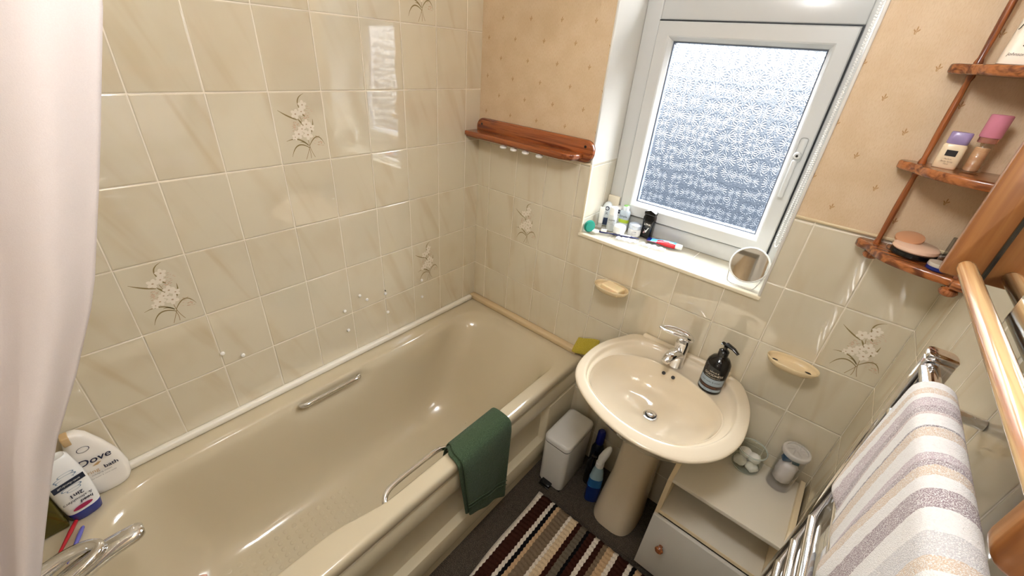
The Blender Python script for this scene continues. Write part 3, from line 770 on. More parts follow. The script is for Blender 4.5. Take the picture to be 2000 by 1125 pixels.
def R3(r, z):
    return [Vector((p_.x, p_.y, z(p_) if callable(z) else z)) for p_ in r]
DRN = Vector((1.10, -0.255)); 
def toward(r, f, c=DRN, p=1.0): return [Vector((c.x + (q_.x - c.x) * f, c.y + (q_.y - c.y) * f)) for q_ in r]
zr = 0.822
rr_ = []
under_c = Vector((1.11, -0.235))
rr_.append(R3(toward(outer, 0.40, under_c), 0.640)); rr_.append(R3(toward(outer, 0.52, under_c), 0.650)); rr_.append(R3(toward(outer, 0.66, under_c), 0.690)); rr_.append(R3(toward(outer, 0.80, under_c), 0.735)); rr_.append(R3(toward(outer, 0.90, under_c), 0.772))
rr_.append(R3(toward(outer, 0.955, under_c), 0.793)); rr_.append(R3(toward(outer, 0.988, under_c), 0.804)); rr_.append(R3(toward(outer, 1.0, under_c), 0.8095)); rr_.append(R3(toward(outer, 0.990, under_c), 0.8150))
rr_.append(R3(L2(outer, inner, 0.45), 0.8190)); rr_.append(R3(L2(outer, inner, 0.80), 0.8225)); rr_.append(R3(L2(outer, inner, 0.93), 0.8215)); rr_.append(R3(inner, 0.8120)); 
rr_.append(R3(L2(inner, lip, 0.12), 0.8050)); rr_.append(R3(L2(inner, lip, 0.24), 0.8030)); rr_.append(R3(L2(inner, lip, 0.82), 0.8022)); rr_.append(R3(L2(inner, lip, 0.93), 0.8050)); rr_.append(R3(lip, 0.8055)); rr_.append(R3(toward(lip, 0.991), 0.8025)); rr_.append(R3(toward(lip, 0.984), 0.7960))
for f, z in ((0.968, 0.790), (0.94, 0.772), (0.895, 0.751), (0.80, 0.731), (0.69, 0.716), (0.55, 0.706), (0.40, 0.700), (0.26, 0.696), (0.14, 0.692), (0.075, 0.690)):
    rr_.append(R3(toward(lip, f), z))
bb = loft('bowl', rr_, M_basin, bs, cap0=True, cap1=True, autos=None)
sd = bb.modifiers.new('sub', 'SUBSURF'); sd.levels = 1; sd.render_levels = 1
# upstand where the basin meets the wall
box('splash_ledge', (0.93, -0.022, 0.800), (1.255, -0.001, 0.829), M_basin, bs, bev=0.008, seg=3)
# pedestal
def ped(z, cx, cy, a, b):
    out = []
    for i in range(40):
        t = 2 * PI * i / 40; ct, st = math.cos(t), math.sin(t)
        x = cx + a * math.copysign(abs(ct) ** 0.62, ct); y = cy + b * math.copysign(abs(st) ** 0.72, st)
        out.append(Vector((x, min(y, -0.012), z)))
    return out
loft('pedestal', [ped(0.001, 1.078, -0.135, 0.094, 0.127), ped(0.02, 1.078, -0.135, 0.094, 0.127), ped(0.12, 1.080, -0.135, 0.086, 0.120), ped(0.3, 1.086, -0.132, 0.074, 0.112), ped(0.5, 1.094, -0.14, 0.074, 0.118), ped(0.60, 1.102, -0.15, 0.084, 0.130), ped(0.69, 1.11, -0.17, 0.10, 0.150)], M_basin, bs, autos=0.9)
# waste, overflow holes
lathe('waste_ring', [(0.024, -0.001), (0.0245, 0.002), (0.020, 0.003)], (1.098, -0.252, 0.6925), M_chrome, bs, 28)
lathe('waste_gap', [(0.0195, -0.001), (0.0195, 0.0035)], (1.098, -0.252, 0.6925), M_dark, bs, 28)
lathe('waste_plug', [(0.0155, 0.0), (0.0155, 0.006), (0.012, 0.008), (0.001, 0.0085)], (1.098, -0.252, 0.695), M_chrome, bs, 28)
for hx in (1.070, 1.104):
    lathe('overflow_hole', [(0.0062, -0.004), (0.0062, 0.0012)], (hx, -0.1335 + 0.0, 0.7905), M_dark, bs, 16, (0, -0.80, 0.60))
# basin mixer tap: stands on the deck -> its own thing
tp = thing('basin_tap', (1.087, -0.078, 0.8032), 'small chrome mixer tap with looped lever on the washbasin ledge', 'tap')
lathe('tap_body', [(0.026, 0.0), (0.026, 0.004), (0.0235, 0.008), (0.0225, 0.05), (0.0235, 0.085), (0.024, 0.105), (0.021, 0.116), (0.004, 0.120)], (1.087, -0.078, 0.8034), M_chrome, tp, 28)
Mx, tb = mixer(tp, (1.087, -0.078, 0.8032), -1.80, 1.0)
tb('spout', [(0.0, 0, 0.052), (0.03, 0, 0.066), (0.065, 0, 0.066), (0.088, 0, 0.054)], [0.022, 0.021, 0.018, 0.013], 16, 0.85)
Mx, tb = mixer(tp, (1.087, -0.078, 0.8032), -2.62, 1.0)
tb('lever', [(-0.020, 0.0, 0.118), (-0.006, 0.012, 0.130), (0.030, 0.018, 0.141), (0.070, 0.013, 0.147), (0.088, 0, 0.149), (0.070, -0.013, 0.147), (0.030, -0.018, 0.141), (-0.006, -0.012, 0.130), (-0.020, 0.0, 0.118)], [0.014, 0.012, 0.0085, 0.0065, 0.006, 0.0065, 0.0085, 0.012, 0.014], 12, 0.8)

tube('lever_neck', [(1.087, -0.078, 0.905), (1.094, -0.072, 0.922), (1.096, -0.070, 0.930)], [0.019, 0.017, 0.010], M_chrome, tp, 16)

# ---- hand soap pump bottle with lettering wrapped round
DC = Vector((1.216, -0.108, 0.8030)); DR = 0.037
dp = thing('soap_dispenser', tuple(DC), 'glossy black pump soap bottle with pale blue label on the washbasin ledge', 'soap dispenser')
lathe('bottle', [(DR - 0.003, 0.0), (DR, 0.003), (DR, 0.100), (DR - 0.002, 0.112), (DR - 0.010, 0.126), (0.017, 0.133), (0.013, 0.137), (0.013, 0.140)], tuple(DC + Vector((0, 0, 0.0005))), Mat('black glossy bottle').set(col=rgb(12, 8, 8), rough=0.06).m, dp, 40)
col_ = lathe('pump_collar', [(0.0155, 0), (0.0155, 0.016), (0.012, 0.020), (0.006, 0.022), (0.006, 0.034)], tuple(DC + Vector((0, 0, 0.140))), M_black, dp, 24)
def wdir(ang): return Vector((math.cos(ang), math.sin(ang), 0))
HA = math.radians(-22)
tube('pump_head', [tuple(DC + Vector((0, 0, 0.178)) - wdir(HA) * 0.014), tuple(DC + Vector((0, 0, 0.182))), tuple(DC + Vector((0, 0, 0.181)) + wdir(HA) * 0.025), tuple(DC + Vector((0, 0, 0.173)) + wdir(HA) * 0.044)], [0.008, 0.011, 0.008, 0.006], M_black, dp, 14, 0.6, up=(0, 0, 1))
LA = math.atan2(-1.36763775 - DC.y, 1.32144919 - DC.x) - 0.05
def wrap(dz, R_=DR):
    def f(x, y):
        a = LA + x / R_
        return DC + Vector((math.cos(a) * (R_ + 0.0005), math.sin(a) * (R_ + 0.0005), dz + y))
    return f
def band(z0, z1, a0, a1, mat, off=0.0003, n=20, par=dp, c=DC, R_=DR, name='label', base=None):
    base = LA if base is None else base
    vs = []
    for i in range(n + 1):
        a = base + a0 + (a1 - a0) * i / n
        for z in (z0, z1): vs.append((c.x + math.cos(a) * (R_ + off), c.y + math.sin(a) * (R_ + off), c.z + z))
    return mk(name, vs, [[2 * i, 2 * i + 2, 2 * i + 3, 2 * i + 1] for i in range(n)], mat, par, True)
M_lblue = plain('pale blue label', (150, 166, 180), 0.4); M_lbrown = plain('dark brown label', (46, 26, 20), 0.35)
lb = band(0.012, 0.062, -1.15, 1.15, M_lblue); band(0.022, 0.036, -1.15, 1.15, M_lbrown, 0.0006, name='label_band')
M_gold = plain('pale gold ink', (214, 204, 186), 0.4)
text('lettering', 'BAYLIS &', 0.0075, None, (1, 0, 0), (0, 0, 1), M_gold, dp, warp=wrap(0.088))
text('lettering', 'GOODNESS', 0.0115, None, (1, 0, 0), (0, 0, 1), M_gold, dp, warp=wrap(0.077))
text('lettering', 'NATURAL HAND WASH', 0.0045, None, (1, 0, 0), (0, 0, 1), M_gold, dp, warp=wrap(0.067))
text('lettering', 'oud, cedar & amber', 0.0075, None, (1, 0, 0), (0, 0, 1), M_dark, dp, warp=wrap(0.050))
text('lettering', 'ANTIBACTERIAL', 0.006, None, (1, 0, 0), (0, 0, 1), plain('copper ink', (150, 84, 50), 0.4), dp, warp=lambda x, y: wrap(0.029)(x, y) + wdir(LA + x / DR) * 0.0004)
text('lettering', '500ml  16.9 fl.oz', 0.0045, None, (1, 0, 0), (0, 0, 1), M_dark, dp, warp=wrap(0.017))

# ---- wall soap dishes
def dish(name, x0, x1, z, depth, label, soap_rim=True):
    t = thing(name, ((x0 + x1) / 2, -0.03, z), label, 'soap dish', 'beige oval wall soap dishes')
    cx = (x0 + x1) / 2; a = (x1 - x0) / 2; rings = []
    def rg(f, zz, back=0.0):
        out = []
        for i in range(48):
            tt = 2 * PI * i / 48; x = cx + a * f * math.copysign(abs(math.cos(tt)) ** 0.8, math.cos(tt)); y = -depth / 2 - (depth / 2 - 0.002) * f * math.sin(tt)
            out.append(Vector((x, min(y, -0.001), z + zz)))
        return out
    rings = [rg(0.62, -0.017), rg(0.78, -0.0145), rg(0.92, -0.006), rg(0.985, 0.002), rg(1.0, 0.006), rg(0.985, 0.0085), rg(0.955, 0.008), rg(0.935, 0.001), rg(0.89, -0.008), rg(0.76, -0.0115), rg(0.4, -0.0125)]
    loft('dish', rings, M_dish, t, autos=None)
    return t, cx, z
d1, cx1, z1 = dish('soap_dish', 0.702, 0.842, 0.972, 0.088, 'beige oval wall soap dish under the window holding a bar of soap')
bm = bmesh.new(); bm_box(bm, (-0.041, -0.025, 0), (0.041, 0.025, 0.024), 0.005, 4, M_=Matrix.Translation((cx1 + 0.008, -0.046, z1 - 0.0088)) @ Matrix.Rotation(-0.18, 4, 'Z'))
fin('soap_bar', bm, Mat('peach soap').set(col=rgb(246, 224, 182), rough=0.45, sss=0.1).m, smooth=True, label='peach bar of soap lying in the wall dish under the window', cat='soap')
d2, cx2, z2 = dish('soap_dish', 1.322, 1.464, 0.970, 0.080, 'empty beige oval wall soap dish right of the washbasin, with slotted ends')
for sx in (-1, 1):
    for k_ in (0, 1):
        c_ = Vector((cx2 + sx * (0.046 - 0.002 * k_), -0.030 - 0.018 * k_, z2 - 0.0108))
        mk('slot', [tuple(p_) for p_ in circle(c_, Vector((1, 0, 0)), Vector((0, 1, 0)), 0.0095, 16, 0.0042)], [list(range(16))], M_dark, d2)

# ================================================================ wall shelf with pegs (left)
ws = thing('wall_shelf', (0.29, -0.01, 1.40), 'reddish varnished pine wall shelf with rounded backplate in the corner left of the window', 'shelf')
prism('backplate', rrect(0.002, 0.583, 1.3985, 1.478, 0.036, 8), -0.0005, -0.018, 'xz', M_wood_red_x, ws, bev=0.004, seg=3)
bm = bmesh.new()
prism('plate_moulding', rrect(0.011, 0.574, 1.4065, 1.470, 0.029, 8), -0.0182, -0.0208, 'xz', M_wood_red_x, ws, bev=0.0015, seg=2)
prism('board_moulding', [(0.006, -0.018), (0.006, -0.085), (0.487, -0.085), (0.525, -0.070), (0.535, -0.048), (0.535, -0.018)], 1.4065, 1.4118, 'xy', M_wood_red_x, ws, bev=0.002, seg=2)
prism('shelf_board', [(0.004, -0.018), (0.004, -0.093), (0.45 + 0.045, -0.093), (0.535, -0.075), (0.545, -0.05), (0.545, -0.018)], 1.412, 1.430, 'xy', M_wood_red_x, ws, bev=0.004, seg=3)
for sx in (0.035, 0.55):
    lathe('screw', [(0.005, 0), (0.005, 0.001)], (sx, -0.0209, 1.455), M_dark, ws, 12, (0, -1, 0))
for i, px_ in enumerate((0.209, 0.263, 0.323, 0.390)):
    lathe('peg', [(0.006, 0.0), (0.006, -0.004), (0.0135, -0.006), (0.014, -0.012), (0.010, -0.0155), (0.002, -0.016)], (px_, -0.075, 1.4066), M_white, ws, 20, label='white plastic peg')

# ================================================================ corner shelf unit (right)
cs = thing('corner_shelf', (XR - 0.1, -0.08, 1.36), 'honey pine corner shelf unit with turned spindles and curved shelves', 'shelf')
def arc_shelf(z, th=0.019):
    pts = [(XR - 0.001, -0.001), (XR - 0.196, -0.001), (XR - 0.203, -0.010), (XR - 0.205, -0.024), (XR - 0.198, -0.040), (XR - 0.182, -0.052)]
    for i in range(1, 10):
        a = PI / 2 * i / 10; pts.append((XR - 0.172 * math.cos(a) * 1.0, -0.058 - 0.100 * math.sin(a)))
    pts += [(XR - 0.03, -0.172), (XR - 0.016, -0.178), (XR - 0.001, -0.176)]
    prism('shelf', pts, z - th, z, 'xy', M_wood_ring, cs, bev=0.005, seg=3)
SZ = (1.384, 1.582, 1.780, 1.978)
for z in SZ: arc_shelf(z)
for (sx, sy) in ((XR - 0.165, -0.030), (XR - 0.022, -0.150)):
    for k_ in range(3):
        z0, z1_ = SZ[k_], SZ[k_ + 1] - 0.019; H = z1_ - z0
        lathe('spindle', [(0.0075, 0), (0.0075, 0.004), (0.0052, 0.012), (0.0062, H * 0.3), (0.0066, H * 0.5), (0.0062, H * 0.7), (0.0052, H - 0.012), (0.0075, H - 0.004), (0.0075, H)], (sx, sy, z0), M_wood_red_z, cs, 16)
    lathe('knob_foot', [(0.009, 0.0), (0.009, -0.003), (0.0145, -0.006), (0.0165, -0.012), (0.0145, -0.018), (0.008, -0.022), (0.001, -0.023)], (sx, sy, SZ[0] - 0.019), M_knobwood, cs, 20)

# things on the corner shelf
Z1 = SZ[0] + 0.0005; Z2 = SZ[1] + 0.0005; Z3 = SZ[2] + 0.0005
M_pinkpl = plain('peach plastic', (230, 196, 172), 0.12)
cpt = thing('powder_compact', (1.498, -0.048, Z1), 'large round peach compact with black base on the lowest corner shelf', 'compact')
lathe('case', [(0.040, 0), (0.043, 0.003), (0.043, 0.012), (0.040, 0.014)], (1.495, -0.062, Z1), M_black, cpt, 40)
lathe('lid', [(0.041, 0.014), (0.0435, 0.017), (0.043, 0.024), (0.038, 0.028), (0.002, 0.029)], (1.495, -0.062, Z1), M_pinkpl, cpt, 40)
c2 = thing('small_compact', (1.475, -0.02, Z1), 'smaller brown round compact resting on top of the large peach compact', 'compact')
lathe('case', [(0.025, 0), (0.027, 0.003), (0.027, 0.008), (0.023, 0.010), (0.002, 0.0105)], (1.478, -0.044, Z1 + 0.0292), plain('brown plastic', (196, 144, 108), 0.2), c2, 32, (-0.12, -0.30, 0.95))
jt = thing('cream_tin', (1.533, -0.128, Z1), 'round tin with blue base and white lid at the front of the lowest corner shelf', 'tin')
lathe('base', [(0.019, 0), (0.021, 0.002), (0.021, 0.009)], (1.538, -0.124, Z1), plain('navy tin', (22, 36, 110), 0.25), jt, 28)
lathe('lid', [(0.0205, 0.009), (0.021, 0.011), (0.020, 0.017), (0.002, 0.018)], (1.538, -0.124, Z1), plain('pearl lid', (214, 208, 198), 0.2, metal=0.3), jt, 28)
box('black_box', (1.551, -0.075, Z1), (1.588, -0.010, Z1 + 0.052), M_black, bev=0.002, label='small black box at the back of the lowest corner shelf', cat='box')
rg_ = thing('ring_trinket', (1.452, -0.046, Z1), 'tiny silver trinket beside the left spindle of the lowest corner shelf', 'trinket')
tube('band', [(1.452 + 0.008 * math.cos(a), -0.062, Z1 + 0.009 + 0.008 * math.sin(a)) for a in [i * 2 * PI / 18 for i in range(19)]], 0.0012, M_chrome, rg_, 6)
lathe('stone', [(0.001, 0), (0.004, 0.003), (0.003, 0.006), (0.001, 0.006)], (1.452, -0.062, Z1 + 0.0165), M_glass, rg_, 8)
# deodorant with lavender cap
lb_ = thing('lavender_cap_bottle', (1.462, -0.05, Z2), 'flat cream bottle with lavender cap on the middle corner shelf', 'bottle')
def flat_bottle(parent, c, prof, mat, yaw=0.0, e=0.6, name='bottle', n=32, fm=None, **k):
    """prof: (halfwidth, halfdepth, z[, dx])"""
    rings = []
    for pr_ in prof:
        a, b, z = pr_[:3]; dx = pr_[3] if len(pr_) > 3 else 0
        r_ = []
        for i in range(n):
            t = 2 * PI * i / n; ct, st = math.cos(t), math.sin(t)
            x = a * math.copysign(abs(ct) ** e, ct) + dx; y = b * math.copysign(abs(st) ** e, st)
            r_.append(Vector(c) + Vector((x * math.cos(yaw) - y * math.sin(yaw), x * math.sin(yaw) + y * math.cos(yaw), z)))
        rings.append(r_)
    f = None
    if fm: f = [i for i in fm for _ in range(n)] + [fm[0], fm[-1]]
    return loft(name, rings, mat, parent, autos=0.8, fm=f, **k)
YC = -0.10  # bottles on the shelf turned to the room
cc = (1.462, -0.052, Z2)
flat_bottle(lb_, cc, [(.0185, .010, 0), (.020, .012, .003), (.0195, .012, .046), (.017, .010, .050)], plain('cream plastic', (232, 214, 182), 0.25), YC)
flat_bottle(lb_, cc, [(.0165, .0105, .050), (.0175, .0115, .052), (.0175, .0115, .072), (.016, .010, .074)], plain('lavender plastic', (150, 134, 178), 0.25), YC, name='cap')
YR, YU = Vector((math.cos(YC), math.sin(YC), 0)), Vector((0, 0, 1)); nrm = YR.cross(YU)
box('emblem', (-0.009, -0.0003, 0.026), (0.009, 0.0, 0.038), M_dark, lb_, M_=Matrix.Translation(Vector(cc) + nrm * 0.0122) @ Matrix.Rotation(YC, 4, 'Z'))
for k_, (s_, z_) in enumerate((('Parfum', 0.020), ('Body Spray', 0.015), ('75ml', 0.010))):
    text('lettering', s_, 0.0042, Vector(cc) + nrm * 0.0123 + Vector((0, 0, z_)), YR, YU, plain('taupe ink', (150, 126, 104), 0.5), lb_)
pb = thing('pink_cap_bottle', (1.50, -0.05, Z2), 'tall ribbed glass bottle with pink cap on the middle corner shelf', 'bottle')
prf = []
for i in range(17):
    z = 0.058 * i / 16; r_ = 0.0165 + 0.0014 * math.sin(i * 1.55) - 0.002 * (z / 0.058); prf.append((r_, z))
lathe('bottle', [(0.013, 0.0)] + prf[1:] + [(0.012, 0.060)], (1.503, -0.055, Z2), M_glass, pb, 24)
lathe('collar', [(0.0150, 0.060), (0.0155, 0.062), (0.0155, 0.070)], (1.503, -0.055, Z2), plain('rose gold', (196, 140, 126), 0.2, metal=0.7), pb, 28)
lathe('cap', [(0.0165, 0.0705), (0.0172, 0.072), (0.0172, 0.112), (0.0155, 0.1135)], (1.503, -0.055, Z2), plain('pink plastic', (206, 130, 152), 0.25), pb, 28)
lathe('liquid', [(0.010, 0.003), (0.0125, 0.006), (0.0120, 0.050), (0.010, 0.051)], (1.503, -0.055, Z2), plain('rose perfume', (206, 160, 120), 0.1), pb, 20)
cb = thing('cotton_bud_box', (1.50, -0.055, Z3), 'white cotton bud box with black lettering on the upper corner shelf', 'box')
bc = Vector((1.489, -0.056, Z3)); BYaw = -0.08
flat_bottle(cb, tuple(bc), [(.038, .026, 0), (.040, .028, .002), (.037, .026, .085), (.034, .024, .087)], plain('cream card', (238, 228, 212), 0.4), BYaw, 0.35, 'box')
br, bn = Vector((math.cos(BYaw), math.sin(BYaw), 0)), Vector((math.cos(BYaw), math.sin(BYaw), 0)).cross(Vector((0, 0, 1)))
for s_, z_, sz in (("johnson's", .066, .017), ('cotton', .050, .016), ('buds', .036, .016), ("johnson & johnson", .018, .0075)):
    text('lettering', s_, sz, bc + bn * 0.0275 + Vector((0, 0, z_)) - br * 0.004, br, (0, 0, 1), M_black, cb, shear=0.25)

# ================================================================ MIRROR CABINET on the right wall
mc = thing('mirror_cabinet', (XR - 0.05, -0.79, 1.48), 'golden pine wall cabinet with sliding mirrors and rounded bottom rail on the right wall', 'cabinet')
def side_panel(y0, y1, zb_, r):
    pts = [(XR - 0.001, zb_), (XR - 0.05, zb_)]
    for i in range(7):
        a = PI / 2 * i / 6; pts.append((1.470 + r - r * math.sin(a), zb_ + r - r * math.cos(a)))
    pts += [(1.470, 1.96), (XR - 0.001, 1.96)]
    prism('side_panel', pts, y0, y1, 'xz', M_pine_z, mc, bev=0.0025)
side_panel(-0.530, -0.514, 1.496, 0.005); side_panel(-1.061, -1.045, 1.478, 0.020)
box('back_board', (XR - 0.008, -1.045, 1.49), (XR - 0.001, -0.530, 1.955), M_pine_z, mc)
box('top_board', (1.472, -1.0449, 1.94), (XR - 0.008, -0.5301, 1.956), M_pine_y, mc, bev=0.002)
bmr = []
for y in [-1.0449, -0.560, -0.548, -0.540, -0.535, -0.5325]:
    tt = max(0, (y + 0.548) / 0.0158); s_ = math.sqrt(max(0.0, 1 - tt * tt)) if y > -0.548 else 1
    bmr.append([Vector((1.4907 + 0.0105 * s_ * math.cos(a), y, 1.517 + 0.0105 * s_ * math.sin(a))) for a in [2 * PI * i / 24 for i in range(24)]])
loft('bottom_rail', bmr, M_pine_y, mc, autos=0.9)
box('mirror_door', (1.514, -0.790, 1.500), (1.518, -0.5305, 1.938), M_mirror, mc)
box('mirror_door', (1.5065, -1.0445, 1.514), (1.5105, -0.722, 1.938), M_mirror, mc)
box('door_edge', (1.5115, -0.5345, 1.500), (1.5139, -0.5302, 1.938), M_steel, mc)
box('door_edge', (1.5062, -0.722, 1.514), (1.5108, -0.7195, 1.938), M_chrome, mc)
box('cabinet_bottom', (1.519, -1.0445, 1.487), (XR - 0.009, -0.5305, 1.500), M_pine_y, mc)

# ================================================================ TOWEL RADIATOR
rd = thing('towel_radiator', (1.512, -0.64, 0.55), 'chrome ladder towel radiator on the right wall', 'radiator')
RXc = 1.511
def rail(y):
    pts = [(RXc - 0.017, y - 0.014), (RXc + 0.017, y - 0.014)]
    pts += [(RXc + 0.017 * math.copysign(abs(math.cos(a)) ** 0.5, math.cos(a)), y + 0.002 + 0.013 * math.sin(a)) for a in [PI * i / 10 for i in range(11)]]
    if y < -0.9: pts = [(a, 2 * y - b) for a, b in pts]
    prism('upright', pts, 0.55, 1.402, 'xy', M_chrome, rd, bev=0.002)
    prism('end_cap', [(RXc + (a - RXc) * 1.03, y + (b - y) * 1.03) for a, b in pts], 1.4021, 1.412, 'xy', M_chrome, rd, bev=0.003)
rail(-0.612); rail(-1.136)
for z in (1.386, 1.30, 1.22, 1.14, 1.02, 0.94, 0.86, 0.74, 0.66, 0.58):
    tube('crossbar', [(1.506, -0.624, z), (1.506, -1.124, z)], 0.0115, M_chrome, rd, 16)
for y in (-0.612, -1.136):
    for z in (0.66, 1.33):
        tube('wall_bracket', [(RXc + 0.012, y, z), (XR - 0.001, y, z)], 0.009, M_chrome, rd, 14)
tube('valve', [(RXc, -0.612, 0.52), (RXc, -0.612, 0.549)], [0.012, 0.014], M_chrome, rd, 14)
tube('supply_pipe', [(RXc, -0.612, 0.0005), (RXc, -0.612, 0.52)], 0.0075, M_chrome, rd, 12)

# striped towel over the top bar
def towel_mat():
    m = Mat('striped terry towel'); p_ = m.pos(); y = p_[1]
    nz = m.noise(m.vec(p_[0] * 60, p_[1] * 60, p_[2] * 60), 1.0, 2.0)
    f = ((y * -1.0 - 0.70 + (nz - 0.5) * 0.006) / 0.46)
    W = rgb(252, 250, 248); P = rgb(150, 126, 134); Bg = rgb(222, 198, 172); Pk = rgb(206, 184, 182); Gy = rgb(214, 212, 214); Dk = rgb(120, 104, 112); L = rgb(196, 176, 184)
    st = [(0, W), (.03, Bg), (.055, W), (.08, L), (.12, P), (.145, Pk), (.16, W), (.21, Dk), (.215, Bg), (.255, W), (.32, L), (.345, P), (.365, Bg), (.40, W), (.44, P), (.50, W), (.56, Gy), (.62, Bg), (.655, W), (.69, P), (.77, W), (.81, Bg), (.85, L), (.90, W), (.94, P)]
    c = m.colramp(f, st, 'CONSTANT')
    v = m.vec(p_[0], p_[1], p_[2])
    n = m.noise(v, 900.0, 2.0, 0.6); n2 = m.noise(v, 260.0, 2.0)
    c = m.mix(n.ramp(0.36, 0.56), rgb(252, 250, 248), c); c = m.mix(n2.ramp(0.5, 0.7) * 0.12, c, rgb(196, 184, 176))
    m.set(col=c, rough=0.95, spec=0.1, sheen=0.4); m.bump(n * 0.0022 + n2 * 0.0014, 1.0, 1.0); return m.m
def cloth(name, path, along, mat, thick, parent=None, wob=None, **k):
    """path: cross-section points; along: list of (offset_fn); returns solid sheet"""
    rings = []
    for s_ in along:
        rings.append([Vector(wob(p_, s_, i / (len(path) - 1))) for i, p_ in enumerate(path)])
    n = len(path); vs = [p_ for r_ in rings for p_ in r_]; fs = []
    for i in range(len(rings) - 1):
        for j in range(n - 1): fs.append([i * n + j, i * n + j + 1, (i + 1) * n + j + 1, (i + 1) * n + j])
    o = mk(name, vs, fs, mat, parent, True, **k)
    md = o.modifiers.new('thick', 'SOLIDIFY'); md.thickness = thick; md.offset = 0.0
    md = o.modifiers.new('sub', 'SUBSURF'); md.levels = 1; md.render_levels = 1
    return o
bx, bz, br_ = 1.506, 1.386, 0.0185
path = []
for i in range(14): path.append((bx - br_ - 0.002 * math.sin(PI * i / 13), 1.185 + (bz - 1.185) * i / 13))
for i in range(1, 9): a = PI - PI * i / 9; path.append((bx + br_ * math.cos(a), bz + br_ * math.sin(a)))
for i in range(10): path.append((bx + br_, bz - (bz - 1.02) * i / 9))
rr2 = random.Random(5)
def wobt(p_, y, t):
    x, z = p_; fr = 1 - min(1, t * 2.4)
    dx = -0.004 * math.sin(y * 34) * max(0, fr) - 0.003 * math.sin(y * 71 + 1) * max(0, fr)
    dz = 0.004 * math.sin(y * 16) if t == 0 else 0
    yy = y - 0.026 * max(0, fr) * max(0, 1 + (y + 0.70) / 0.2)
    return (x + dx - 0.003 * max(0, fr), yy, z + dz)
cloth('striped_towel', path, [-0.694 - 0.41 * i / 60 for i in range(61)], towel_mat(), 0.010, wob=wobt, label='thick white terry towel with mauve and tan stripes over the top bar of the radiator', cat='towel')

# ================================================================ SHOWER CURTAIN and rail
sr = thing('shower_rail', (0.70, -0.85, 2.02), 'white shower curtain rail running above the outer edge of the bathtub', 'rail')
tube('rail_tube', [(0.70, -0.001, 2.02), (0.70, -1.7055, 2.02)], 0.011, M_white, sr, 14)
lathe('flange', [(0.025, 0), (0.025, 0.006)], (0.70, -0.001, 2.02), M_white, sr, 20, (0, -1, 0))
def curt_mat():
    m = Mat('white curtain fabric'); p_ = m.pos(); v = m.vec(p_[0], p_[1], p_[2])
    n = m.noise(m.vec(p_[0] * 900, p_[1] * 900, p_[2] * 900), 1.0, 1.0)
    m.set(col=m.mix(n.ramp(0.3, 0.7) * 0.25, rgb(238, 233, 234), rgb(220, 213, 214)), rough=0.7, spec=0.15); m.bump(n * 0.0003, 1.0, 0.5)
    nt = m.nt; tr = nt.nodes.new('ShaderNodeBsdfTranslucent'); tr.inputs[0].default_value = (0.9, 0.87, 0.87, 1)
    mx = nt.nodes.new('ShaderNodeMixShader'); mx.inputs[0].default_value = 0.35
    nt.links.new(m.b.outputs[0], mx.inputs[1]); nt.links.new(tr.outputs[0], mx.inputs[2]); nt.links.new(mx.outputs[0], m.out.inputs[0])
    return m.m
edge = [(2.00, -1.215), (1.90, -1.228), (1.747, -1.261), (1.603, -1.309), (1.462, -1.359), (1.371, -1.404), (1.288, -1.450), (1.15, -1.508), (1.065, -1.543), (0.9, -1.585), (0.75, -1.62), (0.5, -1.645), (0.30, -1.655)]
def edge_y(z):
    for (z0, y0), (z1_, y1) in zip(edge, edge[1:]):
        if z1_ <= z <= z0: return y0 + (y1 - y0) * (z0 - z) / (z0 - z1_)
    return edge[-1][1]
nz_, nu = 46, 90; vs = []; fs = []
for i in range(nz_ + 1):
    z = 2.00 - 1.70 * i / nz_; ye = edge_y(z); y1 = -1.704 + 0.03
    for j in range(nu + 1):
        u = j / nu
        y = ye + (min(y1, ye - 0.02) - ye) * u
        ph = u * 2 * PI * 3.3 + 0.35 * math.sin(z * 3)
        amp = (0.020 + 0.012 * math.sin(u * 5 + z * 1.3)) * min(1, u * 4 + 0.12)
        x = 0.705 + amp * math.sin(ph) + 0.010 * math.sin(z * 4.0 + u * 3) * (1 - abs(z - 2.0) / 2) * 0.5 + 0.055 * max(0, (1.2 - z)) * 0.6
        vs.append((x + 0.02, y, z))
for i in range(nz_):
    for j in range(nu):
        a = i * (nu + 1) + j; fs.append([a, a + 1, a + nu + 2, a + nu + 1])
sc_ = thing('shower_curtain', (0.71, -1.45, 2.0), 'white fabric shower curtain gathered at the tap end of the bathtub', 'curtain')
cu_ = mk('curtain_sheet', vs, fs, curt_mat(), sc_, True)
md = cu_.modifiers.new('t', 'SOLIDIFY'); md.thickness = 0.0012
for j in range(7):
    y = -1.23 - 0.07 * j
    tube('curtain_ring', [(0.70 + 0.016 * math.cos(a), y, 2.012 + 0.024 * math.sin(a)) for a in [i * 2 * PI / 16 for i in range(17)]], 0.0018, M_white, sc_, 6)

